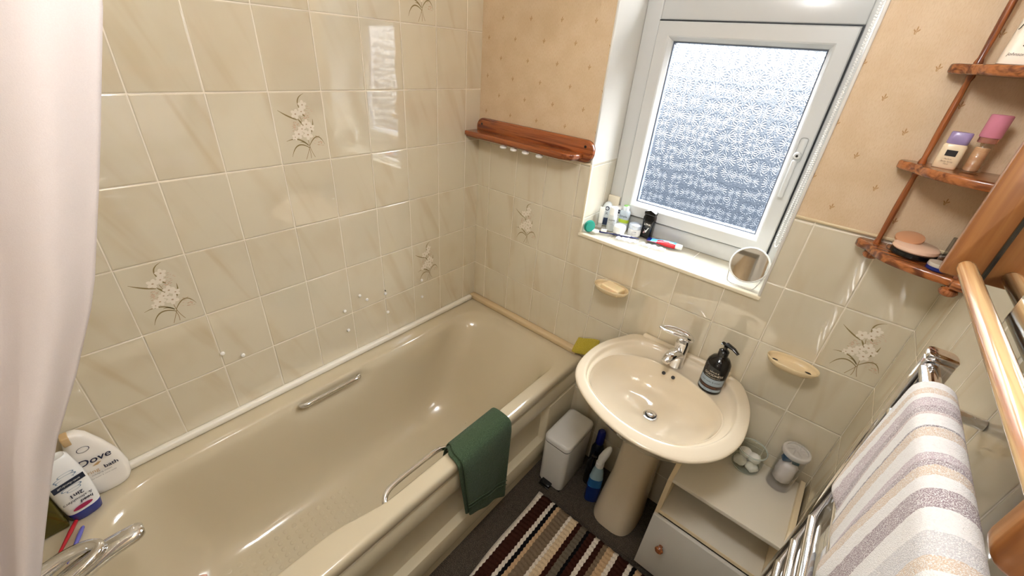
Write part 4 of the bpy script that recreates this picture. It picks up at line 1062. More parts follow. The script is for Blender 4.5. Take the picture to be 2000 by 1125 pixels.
# ================================================================ green flannel over the rim
def terry(name, c, c2):
    m = Mat(name); p_ = m.pos(); v = m.vec(p_[0], p_[1], p_[2]); n = m.noise(v, 700.0, 2.0, 0.6); n2 = m.noise(v, 45.0, 3.0)
    m.set(col=m.mix(n.ramp(0.35, 0.65), rgb(*c), rgb(*c2)), rough=0.95, spec=0.1, sheen=0.08)
    m.bump(n * 0.002 + n2 * 0.003, 1.0, 1.0); return m.m
M_green = terry('green terry', (40, 58, 38), (82, 100, 74))
cp = []
for i in range(5): cp.append((0.606 + 0.014 * i / 4, 0.500 + 0.068 * i / 4))
cp += [(0.627, 0.5785), (0.640, 0.5845), (0.66, 0.5855), (0.68, 0.5845), (0.697, 0.5815), (0.7075, 0.572), (0.711, 0.556)]
NHD = 18
def greenpt(layer):
    off = 0.007 * layer
    def f(p_, s_, t):
        return None
    return f
def green_sheet(name, parent, lay, d_len):
    rows = []
    NS = 16
    for i in range(NS + 1):
        s_ = i / NS
        yt = -0.765 + (0.765 - 0.520) * s_ - lay * 0.014 * (1 - s_); yb = -0.735 + (0.735 - 0.520) * s_ - lay * 0.012 * (1 - s_)
        zb = 0.270 - 0.135 * s_ + d_len; row = []
        for (x, z) in cp: row.append((x + (0.003 if lay == 0 else -0.002) * (1 if x > 0.64 else -1), yt + (0.018 * (1 - s_) if x < 0.66 else 0), z + (0.004 if lay == 0 else 0.0)))
        for k_ in range(1, NHD + 1):
            t = k_ / NHD; z = 0.556 + (zb - 0.556) * t
            x = 0.713 + (0.0045 if lay == 0 else -0.0035) + 0.006 * math.sin(s_ * 5.2 + 0.6) * t + 0.003 * math.sin(s_ * 12 + t * 2) * t
            if lay == 0 and abs(t - 0.80) < 0.03: x -= 0.0015
            row.append((x, yt + (yb - yt) * t, z))
        rows.append([Vector(p_) for p_ in row])
    n = len(rows[0]); vs = [p_ for r_ in rows for p_ in r_]; fs = []
    for i in range(NS):
        for j in range(n - 1): fs.append([i * n + j, i * n + j + 1, (i + 1) * n + j + 1, (i + 1) * n + j])
    o = mk(name, vs, fs, M_green, parent, True)
    md = o.modifiers.new('t', 'SOLIDIFY'); md.thickness = 0.0048; md.offset = 0
    md = o.modifiers.new('s', 'SUBSURF'); md.levels = 1; md.render_levels = 1
    return o
gt = thing('green_flannel', (0.69, -0.64, 0.58), 'folded dark green flannel hanging over the outer rim of the bathtub', 'flannel')
green_sheet('upper_layer', gt, 0, 0.0); green_sheet('under_layer', gt, 1, 0.012)

for k_, tt0 in enumerate((0.74, 0.80)):
    pts = []
    for i in range(17):
        s_ = i / 16; zb0 = 0.270 - 0.135 * s_; yt = -0.765 + 0.245 * s_; yb = -0.735 + 0.215 * s_
        pts.append((0.7205 + 0.006 * math.sin(s_ * 5.2 + 0.6) * tt0 + 0.003 * math.sin(s_ * 12 + tt0 * 2) * tt0, yt + (yb - yt) * tt0, 0.556 + (zb0 - 0.556) * tt0))
    tube('woven_band', pts, 0.0016, M_green, gt, 6)
# yellow cloth on the bath corner
yc = []
rows = []
for i in range(13):
    s_ = i / 12; row = []
    for j in range(9):
        t = j / 8
        row.append(Vector((0.650 + 0.105 * s_ + 0.010 * t, -0.012 - 0.022 * (1 - t) * (1 - 0.4 * s_) - 0.004 * math.sin(7 * s_) - 0.003 * math.sin(5 * t + s_), 0.588 + t * (0.072 + 0.040 * s_) + 0.06 * s_ * (1 - t) * 0.3)))
    rows.append(row)
vs = [p_ for r_ in rows for p_ in r_]; fs = []
for i in range(12):
    for j in range(8): fs.append([i * 9 + j, i * 9 + j + 1, (i + 1) * 9 + j + 1, (i + 1) * 9 + j])
o = mk('yellow_cloth', vs, fs, terry('yellow cloth', (176, 158, 44), (208, 190, 84)), None, True, label='folded yellow cleaning cloth propped between the bathtub corner and the washbasin', cat='cloth')
md = o.modifiers.new('t', 'SOLIDIFY'); md.thickness = 0.005; md.offset = 0
md = o.modifiers.new('s', 'SUBSURF'); md.levels = 1; md.render_levels = 1

# ================================================================ pedal bin
pbn = thing('pedal_bin', (0.778, -0.15, 0), 'slim rectangular silver white pedal bin between the bathtub and the washbasin pedestal', 'bin')
M_bin = plain('silver white metal', (222, 221, 218), 0.3)
def rr3(x0, x1, y0, y1, z, r): return [Vector((a, b, z)) for a, b in rrect(x0, x1, y0, y1, r, 6)]
loft('bin_body', [rr3(.716, .838, -.263, -.050, 0.004, .022), rr3(.714, .840, -.265, -.048, 0.012, .024), rr3(.712, .842, -.267, -.046, 0.262, .024)], M_bin, pbn)
loft('lid_gap', [rr3(.7125, .8415, -.2665, -.0465, 0.2621, .024), rr3(.7125, .8415, -.2665, -.0465, 0.2665, .024)], M_black, pbn)
loft('bin_lid', [rr3(.712, .842, -.267, -.046, 0.2666, .024), rr3(.711, .843, -.268, -.045, 0.284, .025), rr3(.713, .841, -.266, -.047, 0.291, .023), rr3(.722, .832, -.257, -.056, 0.2945, .018), rr3(.745, .809, -.23, -.083, 0.2955, .01)], M_bin, pbn, autos=1.2)
box('base_ring', (.722, -.262, 0.0), (.834, -.054, 0.004), M_black, pbn)
box('pedal', (.742, -.292, .010), (.794, -.262, .026), M_black, pbn, bev=0.004)
box('pedal_edge', (.740, -.2945, .007), (.796, -.2905, .013), M_steel, pbn, bev=0.001)

# cleaning bottles behind
M_cw = plain('white bottle plastic', (226, 230, 234), 0.3); M_cb = plain('blue cleaner', (36, 96, 160), 0.2); M_cdb = plain('deep blue cleaner', (14, 44, 112), 0.2); M_clb = plain('pale blue bottle', (150, 182, 200), 0.25)
tc_ = thing('toilet_cleaner_bottle', (0.94, -0.205, 0), 'blue and white bottle of cleaner with angled white nozzle beside the pedestal', 'bottle')
flat_bottle(tc_, (0.957, -0.185, 0.0005), [(.030, .020, 0), (.032, .022, .01), (.032, .022, .10), (.031, .021, .1001), (.030, .021, .15), (.029, .020, .1501), (.024, .018, .19), (.018, .016, .215), (.016, .016, .225)], [M_cdb, M_cb, M_clb], 0.5, 0.8, fm=[0, 0, 0, 1, 1, 2, 2, 2])
lathe('cap_collar', [(.0175, 0), (.0175, .022), (.014, .026)], (0.957, -0.185, 0.226), M_cw, tc_, 20)
tube('nozzle', [(0.957, -0.185, 0.25), (0.9595, -0.182, 0.275), (0.966, -0.170, 0.300), (0.972, -0.158, 0.322), (0.974, -0.152, 0.330)], [.014, .0175, .0165, .012, .005], M_cw, tc_, 16)
db = thing('blue_cleaner_bottle', (0.885, -0.045, 0), 'dark bottle of cleaner with deep blue cap at the wall behind the bin', 'bottle')
lathe('bottle', [(.026, 0), (.030, .005), (.030, .15), (.018, .185), (.014, .19)], (0.885, -0.045, 0.0005), plain('dark bottle', (24, 30, 44), 0.2), db, 24)
lathe('cap', [(.019, .19), (.020, .195), (.018, .26), (.012, .268), (.002, .27)], (0.885, -0.045, 0.0005), plain('royal blue cap', (12, 24, 110), 0.25), db, 24)
bk = thing('black_bottle', (0.90, -0.115, 0), 'short black bottle on the carpet behind the blue and white cleaner', 'bottle')
lathe('bottle', [(.022, 0), (.025, .005), (.025, .13), (.012, .16), (.012, .18), (.002, .181)], (0.902, -0.118, 0.0005), M_black, bk, 24)

# ================================================================ bedside style cupboard
cd = thing('bathroom_cupboard', (1.40, -0.15, 0), 'low pale grey open-topped cupboard with brown knob right of the pedestal', 'cupboard')
cx0, cx1, cf = 1.226, 1.586, -0.292
def cside(x0, x1):
    prism('side_panel', [(cf, 0.001), (-0.004, 0.001), (-0.004, 0.548), (-0.235, 0.548), (cf, 0.512)], x0, x1, 'yz', M_laminate_edge, cd, bev=0.001)
cside(cx0, cx0 + 0.015); cside(cx1 - 0.015, cx1)
box('top_panel', (cx0 + 0.015, cf - 0.004, 0.516), (cx1 - 0.015, -0.004, 0.531), M_laminate, cd, bev=0.001)
box('back_panel', (cx0 + 0.015, -0.012, 0.001), (cx1 - 0.015, -0.006, 0.516), M_laminate_front, cd)
box('inner_shelf', (cx0 + 0.015, cf, 0.338), (cx1 - 0.015, -0.012, 0.353), M_laminate, cd, bev=0.001)
box('shelf_lip', (cx0 + 0.015, cf - 0.0025, 0.340), (cx1 - 0.015, cf, 0.354), M_laminate_edge, cd)
dr_ = box('door', (cx0 + 0.001, cf - 0.018, 0.022), (cx1 - 0.001, cf - 0.003, 0.336), M_laminate_front, cd, bev=0.0015)
lathe('knob', [(.007, 0), (.006, .006), (.013, .012), (.0155, .019), (.012, .025), (.002, .027)], (1.291, cf - 0.018, 0.205), M_knobwood, dr_, 24, (0, -1, 0))

# jar of cotton wool
jr = thing('glass_jar', (1.408, -0.06, 0.5315), 'squat open glass jar of cotton wool on the cupboard top', 'jar')
jc = (1.408, -0.062, 0.5315)
lathe('jar', [(.030, 0), (.040, .002), (.046, .012), (.048, .035), (.046, .058), (.041, .072), (.043, .080), (.047, .084), (.047, .088), (.043, .088), (.038, .080), (.037, .072), (.042, .058), (.044, .035), (.042, .014), (.036, .006), (.002, .005)], jc, M_glass, jr, 40, autos=1.2)
tube('jar_rim', [(jc[0] + .0455 * math.cos(a), jc[1] + .0455 * math.sin(a), jc[2] + .086) for a in [i * 2 * PI / 36 for i in range(37)]], .0026, M_rimglass, jr, 8)
lathe('jar_base', [(.030, .0006), (.041, .0026), (.0455, .010), (.0457, .012)], jc, M_rimglass, jr, 40, cap1=False)
M_cot = plain('cotton wool', (240, 238, 232), 0.95)
rc = random.Random(11)
def blob(name, c, r, mat, parent=None, seed=0, sq=0.8, **k):
    bm = bmesh.new(); bmesh.ops.create_icosphere(bm, subdivisions=3, radius=r); q_ = random.Random(seed); ph = [q_.uniform(0, 6) for _ in range(6)]
    for v in bm.verts:
        d = v.co.normalized(); f = 1 + 0.10 * math.sin(5 * d.x + ph[0]) * math.sin(5 * d.y + ph[1]) + 0.07 * math.sin(9 * d.z + ph[2]) * math.cos(8 * d.x + ph[3])
        v.co = Vector(c) + Vector((v.co.x * f, v.co.y * f, v.co.z * f * sq))
    return fin(name, bm, mat, parent, smooth=True, **k)
spots = [(-.019, -.013, .026), (.019, -.015, .025), (.0, .020, .026), (-.014, .006, .052), (.016, -.002, .054)]
for i, (a, b, z) in enumerate(spots):
    blob('cotton_ball', (jc[0] + a, jc[1] + b, jc[2] + z), 0.0205, M_cot, seed=i, label='white cotton wool ball inside the squat open glass jar', cat='cotton ball', group='cotton wool balls in the glass jar')
# tall clear tub with buds
ct = thing('clear_tub', (1.515, -0.06, 0.5315), 'tall clear plastic tub with round lid on the cupboard top', 'tub')
tc2 = (1.513, -0.058, 0.5315); TR = 0.036
lathe('tub', [(TR, 0), (TR + .001, .002), (TR + .001, .150), (TR - .001, .150), (TR - .001, .003), (.002, .003)], tc2, M_clearpl, ct, 36, autos=1.0)
lathe('lid', [(TR + .003, .150), (TR + .0045, .152), (TR + .0045, .163), (TR + .002, .166), (TR - .004, .166), (TR - .004, .160), (.002, .160)], tc2, M_lidpl, ct, 36, autos=1.0)
for k_ in range(8):
    a = k_ * PI / 4; tube('lid_rib', [Vector(tc2) + Vector((0.008 * math.cos(a), 0.008 * math.sin(a), .168)), Vector(tc2) + Vector((0.030 * math.cos(a + .5), 0.030 * math.sin(a + .5), .168))], 0.002, M_clearpl, ct, 6)
loft('cotton_bud_packet', [[Vector(tc2) + Vector((r_ * math.cos(2 * PI * j / 24 + z * 4) * (1 + .08 * math.sin(j * 2 + z * 60)), r_ * math.sin(2 * PI * j / 24 + z * 4) * (1 + .06 * math.cos(j * 3 + z * 50)), z)) for j in range(24)] for z, r_ in ((.026, .016), (.032, .026), (.065, .028), (.095, .027), (.110, .018))], plain('crumpled white packet', (234, 228, 222), 0.35), autos=None, label='crumpled white packet inside the tall clear plastic tub', cat='packet')
for k_, (a, b, z, cl_, nm) in enumerate(((-.014, -.006, .125, (34, 92, 132), 'mid blue'), (.012, .006, .122, (40, 84, 96), 'dark teal'))):
    bm = bmesh.new(); bm_box(bm, (-.013, -.010, -.011), (.013, .010, .013), 0.003, 2, M_=Matrix.Translation(Vector(tc2) + Vector((a, b, z))) @ Matrix.Rotation(0.5 + k_, 4, 'Z') @ Matrix.Rotation(0.3 - .6 * k_, 4, 'X'))
    fin('sachet', bm, plain(nm + ' sachet', cl_, 0.3), smooth=True, autos=0.9, label=nm + ' folded sachet on top of the packet in the clear tub', cat='sachet')

# ================================================================ rag rug
def rug_mat():
    m = Mat('striped rag rug'); p_ = m.pos(); x, y = p_[0], p_[1]
    jag = ((y * 330.0).sin() * 0.0012) + (m.noise(m.vec(x * 20, y * 9, 0.0), 1.0, 1.0) - 0.5) * 0.006
    f = (x + jag - 0.76) / 0.80
    W = rgb(226, 216, 200); Br = rgb(54, 26, 18); K = rgb(12, 12, 16); T = rgb(196, 164, 126); Ta = rgb(122, 104, 84); C = rgb(214, 190, 156); G = rgb(104, 94, 80)
    xs = [(0.0, W), (.790, Br), (.841, W), (.856, K), (.871, T), (.887, Ta), (.934, W), (.945, C), (.976, Br), (.997, G), (1.023, K), (1.036, Br), (1.066, W), (1.084, Br), (1.105, Ta), (1.124, T), (1.153, W), (1.170, Br), (1.215, W), (1.232, K), (1.25, T), (1.27, Br), (1.32, W), (1.335, Ta), (1.38, K), (1.40, C), (1.44, Br), (1.49, W)]
    st = [(0.0 if i == 0 else (a - 0.76) / 0.80, c) for i, (a, c) in enumerate(xs)]
    c = m.colramp(f, st, 'CONSTANT')
    n = m.noise(m.vec(x, y, 0.0), 240.0, 2.0); kn = ((y * 330.0).sin() * 0.5 + 0.5) * ((x * 420.0).sin() * 0.5 + 0.5)
    c = m.mix(n.ramp(0.45, 0.8) * 0.35, c, rgb(60, 44, 36)); m.set(col=c, rough=0.95, spec=0.1)
    m.bump(kn * 0.0022 + n * 0.003, 1.0, 0.8); return m.m
M_rug = rug_mat()
NX, NY = 120, 130; vs = []; fs = []
for i in range(NX + 1):
    x = 0.764 + (1.50 - 0.764) * i / NX
    for j in range(NY + 1):
        y = -0.322 - 0.62 * j / NY - 0.0015 * math.sin(x * 160)
        xx = x + (0.022 * (j / NY) if x < 0.9 else 0.022 * (j / NY) * max(0, (1.1 - x) / 0.2)) + 0.004 * math.sin(y * 12)
        ed = min(1, min(i, NX - i) / 2) * min(1, min(j, NY - j) / 2)
        z = 0.003 + 0.006 * ed + 0.0022 * ed * abs(math.sin(x * 210)) + 0.0018 * ed * math.sin(y * 330 + math.sin(x * 90))
        vs.append((xx, y, z))
for i in range(NX):
    for j in range(NY):
        a = i * (NY + 1) + j; fs.append([a, a + 1, a + NY + 2, a + NY + 1])
# skirt + underside
rg0 = thing('rag_rug', (1.13, -0.6, 0), 'woven rag rug striped brown black cream and taupe on the dark carpet', 'rug')
b0 = len(vs)
per = [i * (NY + 1) for i in range(NX + 1)] + [NX * (NY + 1) + j for j in range(1, NY + 1)] + [i * (NY + 1) + NY for i in range(NX - 1, -1, -1)] + [j for j in range(NY - 1, 0, -1)]
for k_ in per: vs.append((vs[k_][0], vs[k_][1], 0.0006))
n_ = len(per)
for k_ in range(n_): fs.append([per[k_], per[(k_ + 1) % n_], b0 + (k_ + 1) % n_, b0 + k_])
fs.append([b0 + k_ for k_ in range(n_)])
mk('rug_weave', vs, fs, M_rug, rg0, True)
vs, fs = [], []
for i in range(110):   # warp ends along the far edge
    x = 0.768 + i * 0.0066
    r_ = tube_rings([(x, -0.319, 0.007), (x + 0.001, -0.312, 0.008), (x + 0.001, -0.3065, 0.004)], [0.0014, 0.0013, 0.0009], 5); b = len(vs)
    v_, f_ = loft_data(r_); vs += v_; fs += [[k + b for k in f] for f in f_]
fr = mk('fringe', vs, fs, plain('dark warp thread', (70, 60, 54), 0.9), rg0, True, kind='stuff')

# ================================================================ white caps on the left wall
for i, (y, z) in enumerate(((-1.142, .831), (-1.091, .795), (-.724, .803), (-.721, .710), (-.654, .845), (-.625, .814), (-.538, .807), (-.534, .712), (-.346, .800), (-.347, .712))):
    lb1 = ('white wall stud, leftmost and higher of the pair at the near end of the tiles', 'white wall stud, lower right of the pair at the near end of the tiles', 'leftmost white wall stud of the middle cluster, beside a grout line', 'white wall stud in the bottom tile row directly below the leftmost of the middle cluster', 'upper left one of two white wall studs set close together', 'lower right one of two white wall studs set close together', 'white wall stud with a black chipped mark above it', 'white wall stud in the bottom tile row below the chipped one', 'white wall stud at the foot of the floral tile nearest the window wall', 'white wall stud directly below the floral tile nearest the window wall')[i]
    rr = 0.0062
    t_ = lathe('wall_stud', [(rr * 0.9, 0.0002), (rr, 0.001), (rr, 0.0045), (rr * 0.75, 0.0062), (0.0005, 0.0066)], (0, y, z), M_white, None, 18, (1, 0, 0), label=lb1, cat='stud', group='white studs on the bath wall')
mk('chip_mark', [(0.0006, -.540, .8185), (0.0006, -.531, .8165), (0.0006, -.538, .8265)], [[0, 1, 2]], M_dark, WL)

# ================================================================ bottles at the tap end of the bath
zb = 0.5765
dv = thing('bath_foam_bottle', (0.04, -1.50, zb), 'white teardrop bottle with tan cap lettered Dove standing against the tiles', 'bottle')
M_dv = plain('pearl white plastic', (240, 236, 230), 0.25)
out_ = [(-1.537, 0.0), (-1.548, 0.02), (-1.552, 0.06), (-1.548, 0.12), (-1.536, 0.185), (-1.528, 0.222), (-1.500, 0.222), (-1.485, 0.205), (-1.466, 0.160), (-1.449, 0.105), (-1.443, 0.055), (-1.448, 0.02), (-1.458, 0.0)]
dz_ = []
P_ = [Vector((a, b)) for a, b in out_]
def half_at(z):
    L_ = [p_ for p_ in out_]; 
    ys_ = []
    for (a, b), (c, d) in zip(out_, out_[1:] + out_[:1]):
        if (b - z) * (d - z) <= 0 and b != d: ys_.append(a + (c - a) * (z - b) / (d - b))
    return min(ys_), max(ys_)
rings = []
for z in (0.001, 0.006, 0.02, 0.04, 0.06, 0.08, 0.105, 0.13, 0.16, 0.185, 0.205, 0.215, 0.2215):
    a, b = half_at(z); cy, hw = (a + b) / 2, (b - a) / 2; dp_ = 0.024 * (1 - 0.35 * (z / 0.22) ** 2)
    if z < 0.003: hw -= 0.003; dp_ -= 0.003
    if z > 0.22: hw -= 0.003; dp_ -= 0.003
    rings.append([Vector((0.033 + dp_ * math.copysign(abs(math.cos(t)) ** 0.8, math.cos(t)), cy + hw * math.copysign(abs(math.sin(t)) ** 0.75, math.sin(t)), zb + z)) for t in [2 * PI * i / 32 for i in range(32)]])
loft('bottle', rings, M_dv, dv, autos=1.2)
box('cap', (0.033 - 0.012, -1.531, zb + 0.196), (0.033 + 0.0178, -1.515, zb + 0.2235), plain('tan cap', (202, 172, 128), 0.3), dv, bev=0.003)
def dvt(s_, sz, y, z, mat, sh=0.0, bold=0, sq=1.0):
    text('lettering', s_, sz, (0.0585, y, zb + z), (0, 1, 0), (0, 0, 1), mat, dv, shear=sh, bold=bold, squash=sq)
M_navy = plain('navy ink', (22, 30, 62), 0.35); M_grey = plain('grey ink', (130, 128, 128), 0.4); M_goldk = plain('gold ink', (190, 156, 110), 0.35)
dvt('Dove', 0.030, -1.497, 0.130, M_navy, 0.15, 0.0004); dvt('caring', 0.016, -1.518, 0.092, M_goldk); dvt('bath', 0.017, -1.474, 0.092, M_navy, 0, 0.0003)
dvt('indulging cream', 0.0065, -1.497, 0.079, M_grey); dvt('shea butter & warm vanilla', 0.0050, -1.497, 0.068, M_grey)
bird = [(0.0588, -1.497 + a, zb + 0.112 + b) for a, b in ((-.010, -.002), (-.003, .002), (.004, .005), (.010, .003), (.006, .0), (.001, -.004))]
mk('emblem', bird, [list(range(6))], M_goldk, dv, label='small gold bird emblem')
vs = []
for i in range(24):
    a = 2 * PI * i / 24
    for r_ in (0.011, 0.0125): vs.append((0.0586 - 0.0035, -1.505 + r_ * math.cos(a), zb + 0.172 + r_ * 0.75 * math.sin(a)))
mk('seal_ring', vs, [[2 * i, 2 * i + 1, (2 * i + 3) % 48, (2 * i + 2) % 48] for i in range(24)], M_navy, dv)

hs = thing('shampoo_bottle', (0.098, -1.54, zb), 'upturned white shampoo bottle standing on its blue cap in front of the teardrop bottle', 'bottle')
HY = -1.556; HX = 0.088; hy = 0.10
HM = Matrix.Translation((HX, HY, zb)) @ Matrix.Rotation(0.20, 4, 'Z')
def hring(dx_, dy_, z, e=0.7): return [HM @ Vector((dx_ * math.copysign(abs(math.cos(t)) ** e, math.cos(t)), dy_ * math.copysign(abs(math.sin(t)) ** e, math.sin(t)), z)) for t in [2 * PI * i / 36 for i in range(36)]]
loft('cap', [hring(.017, .026, 0.0005), hring(.020, .030, .004), hring(.0225, .034, .033)], plain('royal blue plastic', (20, 44, 140), 0.2), hs)
loft('bottle', [hring(.0225, .034, .0332), hring(.025, .0365, .07), hring(.026, .0375, .11), hring(.025, .0365, .15), hring(.021, .032, .185), hring(.018, .0295, .206), hring(.014, .025, .212), hring(.012, .022, .210)], plain('glossy white plastic', (240, 242, 244), 0.15), hs, autos=1.1)
hn = (HM.to_3x3() @ Vector((1, 0, 0))); hr = -(HM.to_3x3() @ Vector((0, 1, 0)))
def hst(s_, sz, y, z, mat, off=0.0262, **k):
    text('lettering', s_, sz, HM @ Vector((off, y, z)), hr, (0, 0, -1), mat, hs, off=0.0006, **k)
vs = [HM @ Vector((0.0268, y, z)) for y, z in ((-.031, .128), (-.031, .146), (.031, .150), (.031, .132))]
mk('label_band', vs, [[0, 1, 2, 3]], plain('navy band', (34, 44, 66), 0.3), hs)
hst('anti-dandruff', 0.0085, 0, .139, M_white, 0.0272); hst('2in1', 0.016, 0.0, .096, M_navy, 0.0268, bold=.0003); hst('& shoulders', 0.012, -.002, .080, M_navy, 0.0264, shear=0.2); hst('head', 0.013, 0.012, .066, M_navy, 0.0255, shear=0.2, bold=.0003)
vs = [HM @ Vector((0.0255 + (z - 0.045) * 0.10, -0.002 + .023 * math.cos(a) * 0.85, z)) for a, z in [(2 * PI * i / 20, 0.050 + 0.0075 * math.sin(2 * PI * i / 20)) for i in range(20)]]
mk('label_oval', vs, [list(range(20))], plain('magenta label', (170, 20, 84), 0.3), hs)
for k_, (dy_, dz2, rx_, rz_) in enumerate(((0, .158, .022, .006), (.004, .166, .016, .005), (-.002, .152, .018, .005), (0, .122, .020, .006), (.002, .114, .014, .005))):
    ring_ = []
    for i in range(20):
        a = 2 * PI * i / 20
        for f in (1.0, 0.86): ring_.append(HM @ Vector((0.0262 - max(0, dz2 - .11) * .05, dy_ + rx_ * f * math.cos(a), dz2 + rz_ * f * math.sin(a))))
    mk('label_swirl', ring_, [[2 * i, 2 * i + 1, (2 * i + 3) % 40, (2 * i + 2) % 40] for i in range(20)], plain('steel blue ink', (120, 146, 172), 0.3), hs)

ob = thing('olive_bottle', (0.075, -1.62, zb), 'square olive green bottle behind the upturned shampoo by the shower curtain', 'bottle')
bm = bmesh.new(); bm_box(bm, (0.050, -1.648, zb + .0005), (0.112, -1.592, zb + 0.125), 0.006, 3)
fin('bottle', bm, Mat('olive glass').set(col=rgb(112, 102, 40), rough=0.08, trans=0.5, ior=1.45).m, ob, smooth=True, autos=1.0)
lathe('cap', [(.013, .125), (.013, .150), (.010, .153)], (0.081, -1.62, zb), M_gold, ob, 20)
for nm, a_, b_, c_, lbl in (('toothbrush', (0.100, -1.577, zb + .005), (0.205, -1.630, zb + .010), (188, 40, 50), 'red plastic handle lying on the bath corner behind the tap'), ('toothbrush', (0.135, -1.571, zb + .004), (0.228, -1.612, zb + .008), (104, 104, 190), 'lilac plastic handle lying beside the red one on the bath corner')):
    a_, b_ = Vector(a_), Vector(b_)
    tt_ = thing(nm, tuple(a_), lbl, 'toothbrush')
    tube('handle', [a_ + (b_ - a_) * t for t in (0, .05, .3, .6, .9, 1)], [.002, .0042, .005, .0038, .003, .0015], plain(nm + ' plastic', c_, 0.3), tt_, 10)

# pink sponge in the bath
blob('sponge', (0.262, -1.448, 0.235), 0.036, plain('peach sponge', (236, 186, 166), 0.9), seed=4, label='pale peach sponge lying inside the near end of the bathtub', cat='sponge')

# ================================================================ WINDOW SILL THINGS
zs = WZ0 + 0.0048
def simple_lathe(name, label, cat, c, parts, n=32, group=None):
    t = thing(name, c, label, cat, group)
    for pn, prof, mat in parts: lathe(pn, prof, c, mat, t, n)
    return t
def around(t, c, R_, s_, size, z, mat, ang=None, tilt=0, **k):
    base = math.atan2(-1.36 - c[1], 1.32 - c[0]) if ang is None else ang
    def f(x, y):
        a = base + x / R_; return Vector((c[0] + math.cos(a) * (R_ + .0004), c[1] + math.sin(a) * (R_ + .0004), c[2] + z + y))
    text('lettering', s_, size, None, (1, 0, 0), (0, 0, 1), mat, t, warp=f, **k)
M_silver = plain('brushed silver', (196, 200, 206), 0.3, metal=0.6); M_limey = plain('lime label', (190, 214, 60), 0.35); M_capgreen = plain('green cap', (116, 170, 84), 0.3)
M_frostb = plain('pale grey bottle', (214, 222, 226), 0.25)
# teal compact on its edge
lathe('floss_case', [(.010, -.0085), (.0205, -.0075), (.0245, -.002), (.0245, .002), (.0205, .0075), (.010, .0085)], (0.597, 0.028, zs + 0.0245), plain('teal plastic', (0, 132, 116), 0.2), None, 28, (0.85, -0.45, 0.10), label='teal round dental floss case standing on edge at the left end of the sill', cat='dental floss')
bpy.data.objects['floss_case'].scale = (1, 1, 1)
# small white tube
st_ = thing('hand_cream_tube', (0.60, 0.115, zs), 'slim white cream tube standing on its clear cap beside the teal case', 'tube')
lathe('cap', [(.009, 0), (.009, .020)], (0.598, 0.112, zs), plain('clear grey cap', (196, 196, 196), 0.15), st_, 20)
flat_bottle(st_, (0.598, 0.112, zs), [(.009, .009, .0205), (.0095, .009, .04), (.011, .004, .078), (.0115, .0012, .086)], M_white, 0.2, 0.9, 'tube')
# big grey blue bottle with ring
c_ = (0.594, 0.165, zs)
bb_ = thing('micellar_bottle', c_, 'rounded grey bottle with dark ring emblem and navy band, back left on the sill', 'bottle')
lathe('bottle', [(.019, 0), (.021, .003), (.0215, .012), (.0215, .034), (.0215, .0341), (.0215, .064), (.019, .080), (.012, .092), (.004, .097)], c_, [M_frostb, plain('navy label', (44, 58, 88), 0.3)], bb_, 32, fm=[0, 1, 1, 0, 0, 0, 0, 0])
around(bb_, c_, .0215, 'R', .016, .052, M_navy)
vs = []
an = math.atan2(-1.36 - c_[1], 1.32 - c_[0])
for i in range(24):
    a = 2 * PI * i / 24
    for r_ in (.0055, .0090):
        aa = an + r_ * math.cos(a) / .0205; vs.append((c_[0] + math.cos(aa) * (.0215 - .0012 - (0.006 if math.sin(a) > 0 else 0.002) * 0.3), c_[1] + math.sin(aa) * (.0215 + .0008), c_[2] + .074 + r_ * math.sin(a)))
mk('ring_emblem', vs, [[2 * i, 2 * i + 1, (2 * i + 3) % 48, (2 * i + 2) % 48] for i in range(24)], M_navy, bb_)
# ELEMIS bottle
c_ = (0.644, 0.120, zs)
el = simple_lathe('cleanser_bottle', 'slim frosted bottle with white cap lettered ELEMIS in the middle of the sill group', 'bottle', c_, [('bottle', [(.0165, 0), (.018, .002), (.018, .060), (.0165, .066)], Mat('frosted grey').set(col=rgb(206, 210, 212), rough=0.35).m), ('cap', [(.0155, .066), (.016, .068), (.0155, .094), (.013, .097), (.002, .0975)], M_white)])
around(el, c_, .018, 'ELEMIS', .0095, .046, M_dark); around(el, c_, .018, 'dynamic resurfacing', .0036, .036, M_grey); around(el, c_, .018, 'facial wash', .0036, .030, M_grey)
# jar with dark round emblem behind
c_ = (0.634, 0.178, zs)
dk = thing('lotion_bottle', c_, 'white lotion bottle with dark round emblem half hidden behind the frosted one', 'bottle')
flat_bottle(dk, c_, [(.017, .010, 0), (.018, .011, .003), (.0175, .011, .075), (.013, .010, .082), (.009, .009, .086)], M_white, 0.15, 0.7)
vs = [(c_[0] + .011 + .0082 * math.cos(2 * PI * i / 24) * 1.0, c_[1] - .0125, c_[2] + .068 + .0082 * math.sin(2 * PI * i / 24)) for i in range(24)]
mk('emblem', vs, [list(range(24))], M_navy, dk, label='dark round emblem')
text('lettering', 'NIVEA', .0055, (c_[0] + .011, c_[1] - .0128, c_[2] + .068), (1, 0, 0), (0, 0, 1), M_white, dk)
for k_ in range(5): text('lettering', ('body lotion', 'smooth', 'care 24h', 'dry skin', '50ml')[k_], .0042, (c_[0] + .009, c_[1] - .0126, c_[2] + .052 - .008 * k_), (1, 0, 0), (0, 0, 1), M_navy, dk)
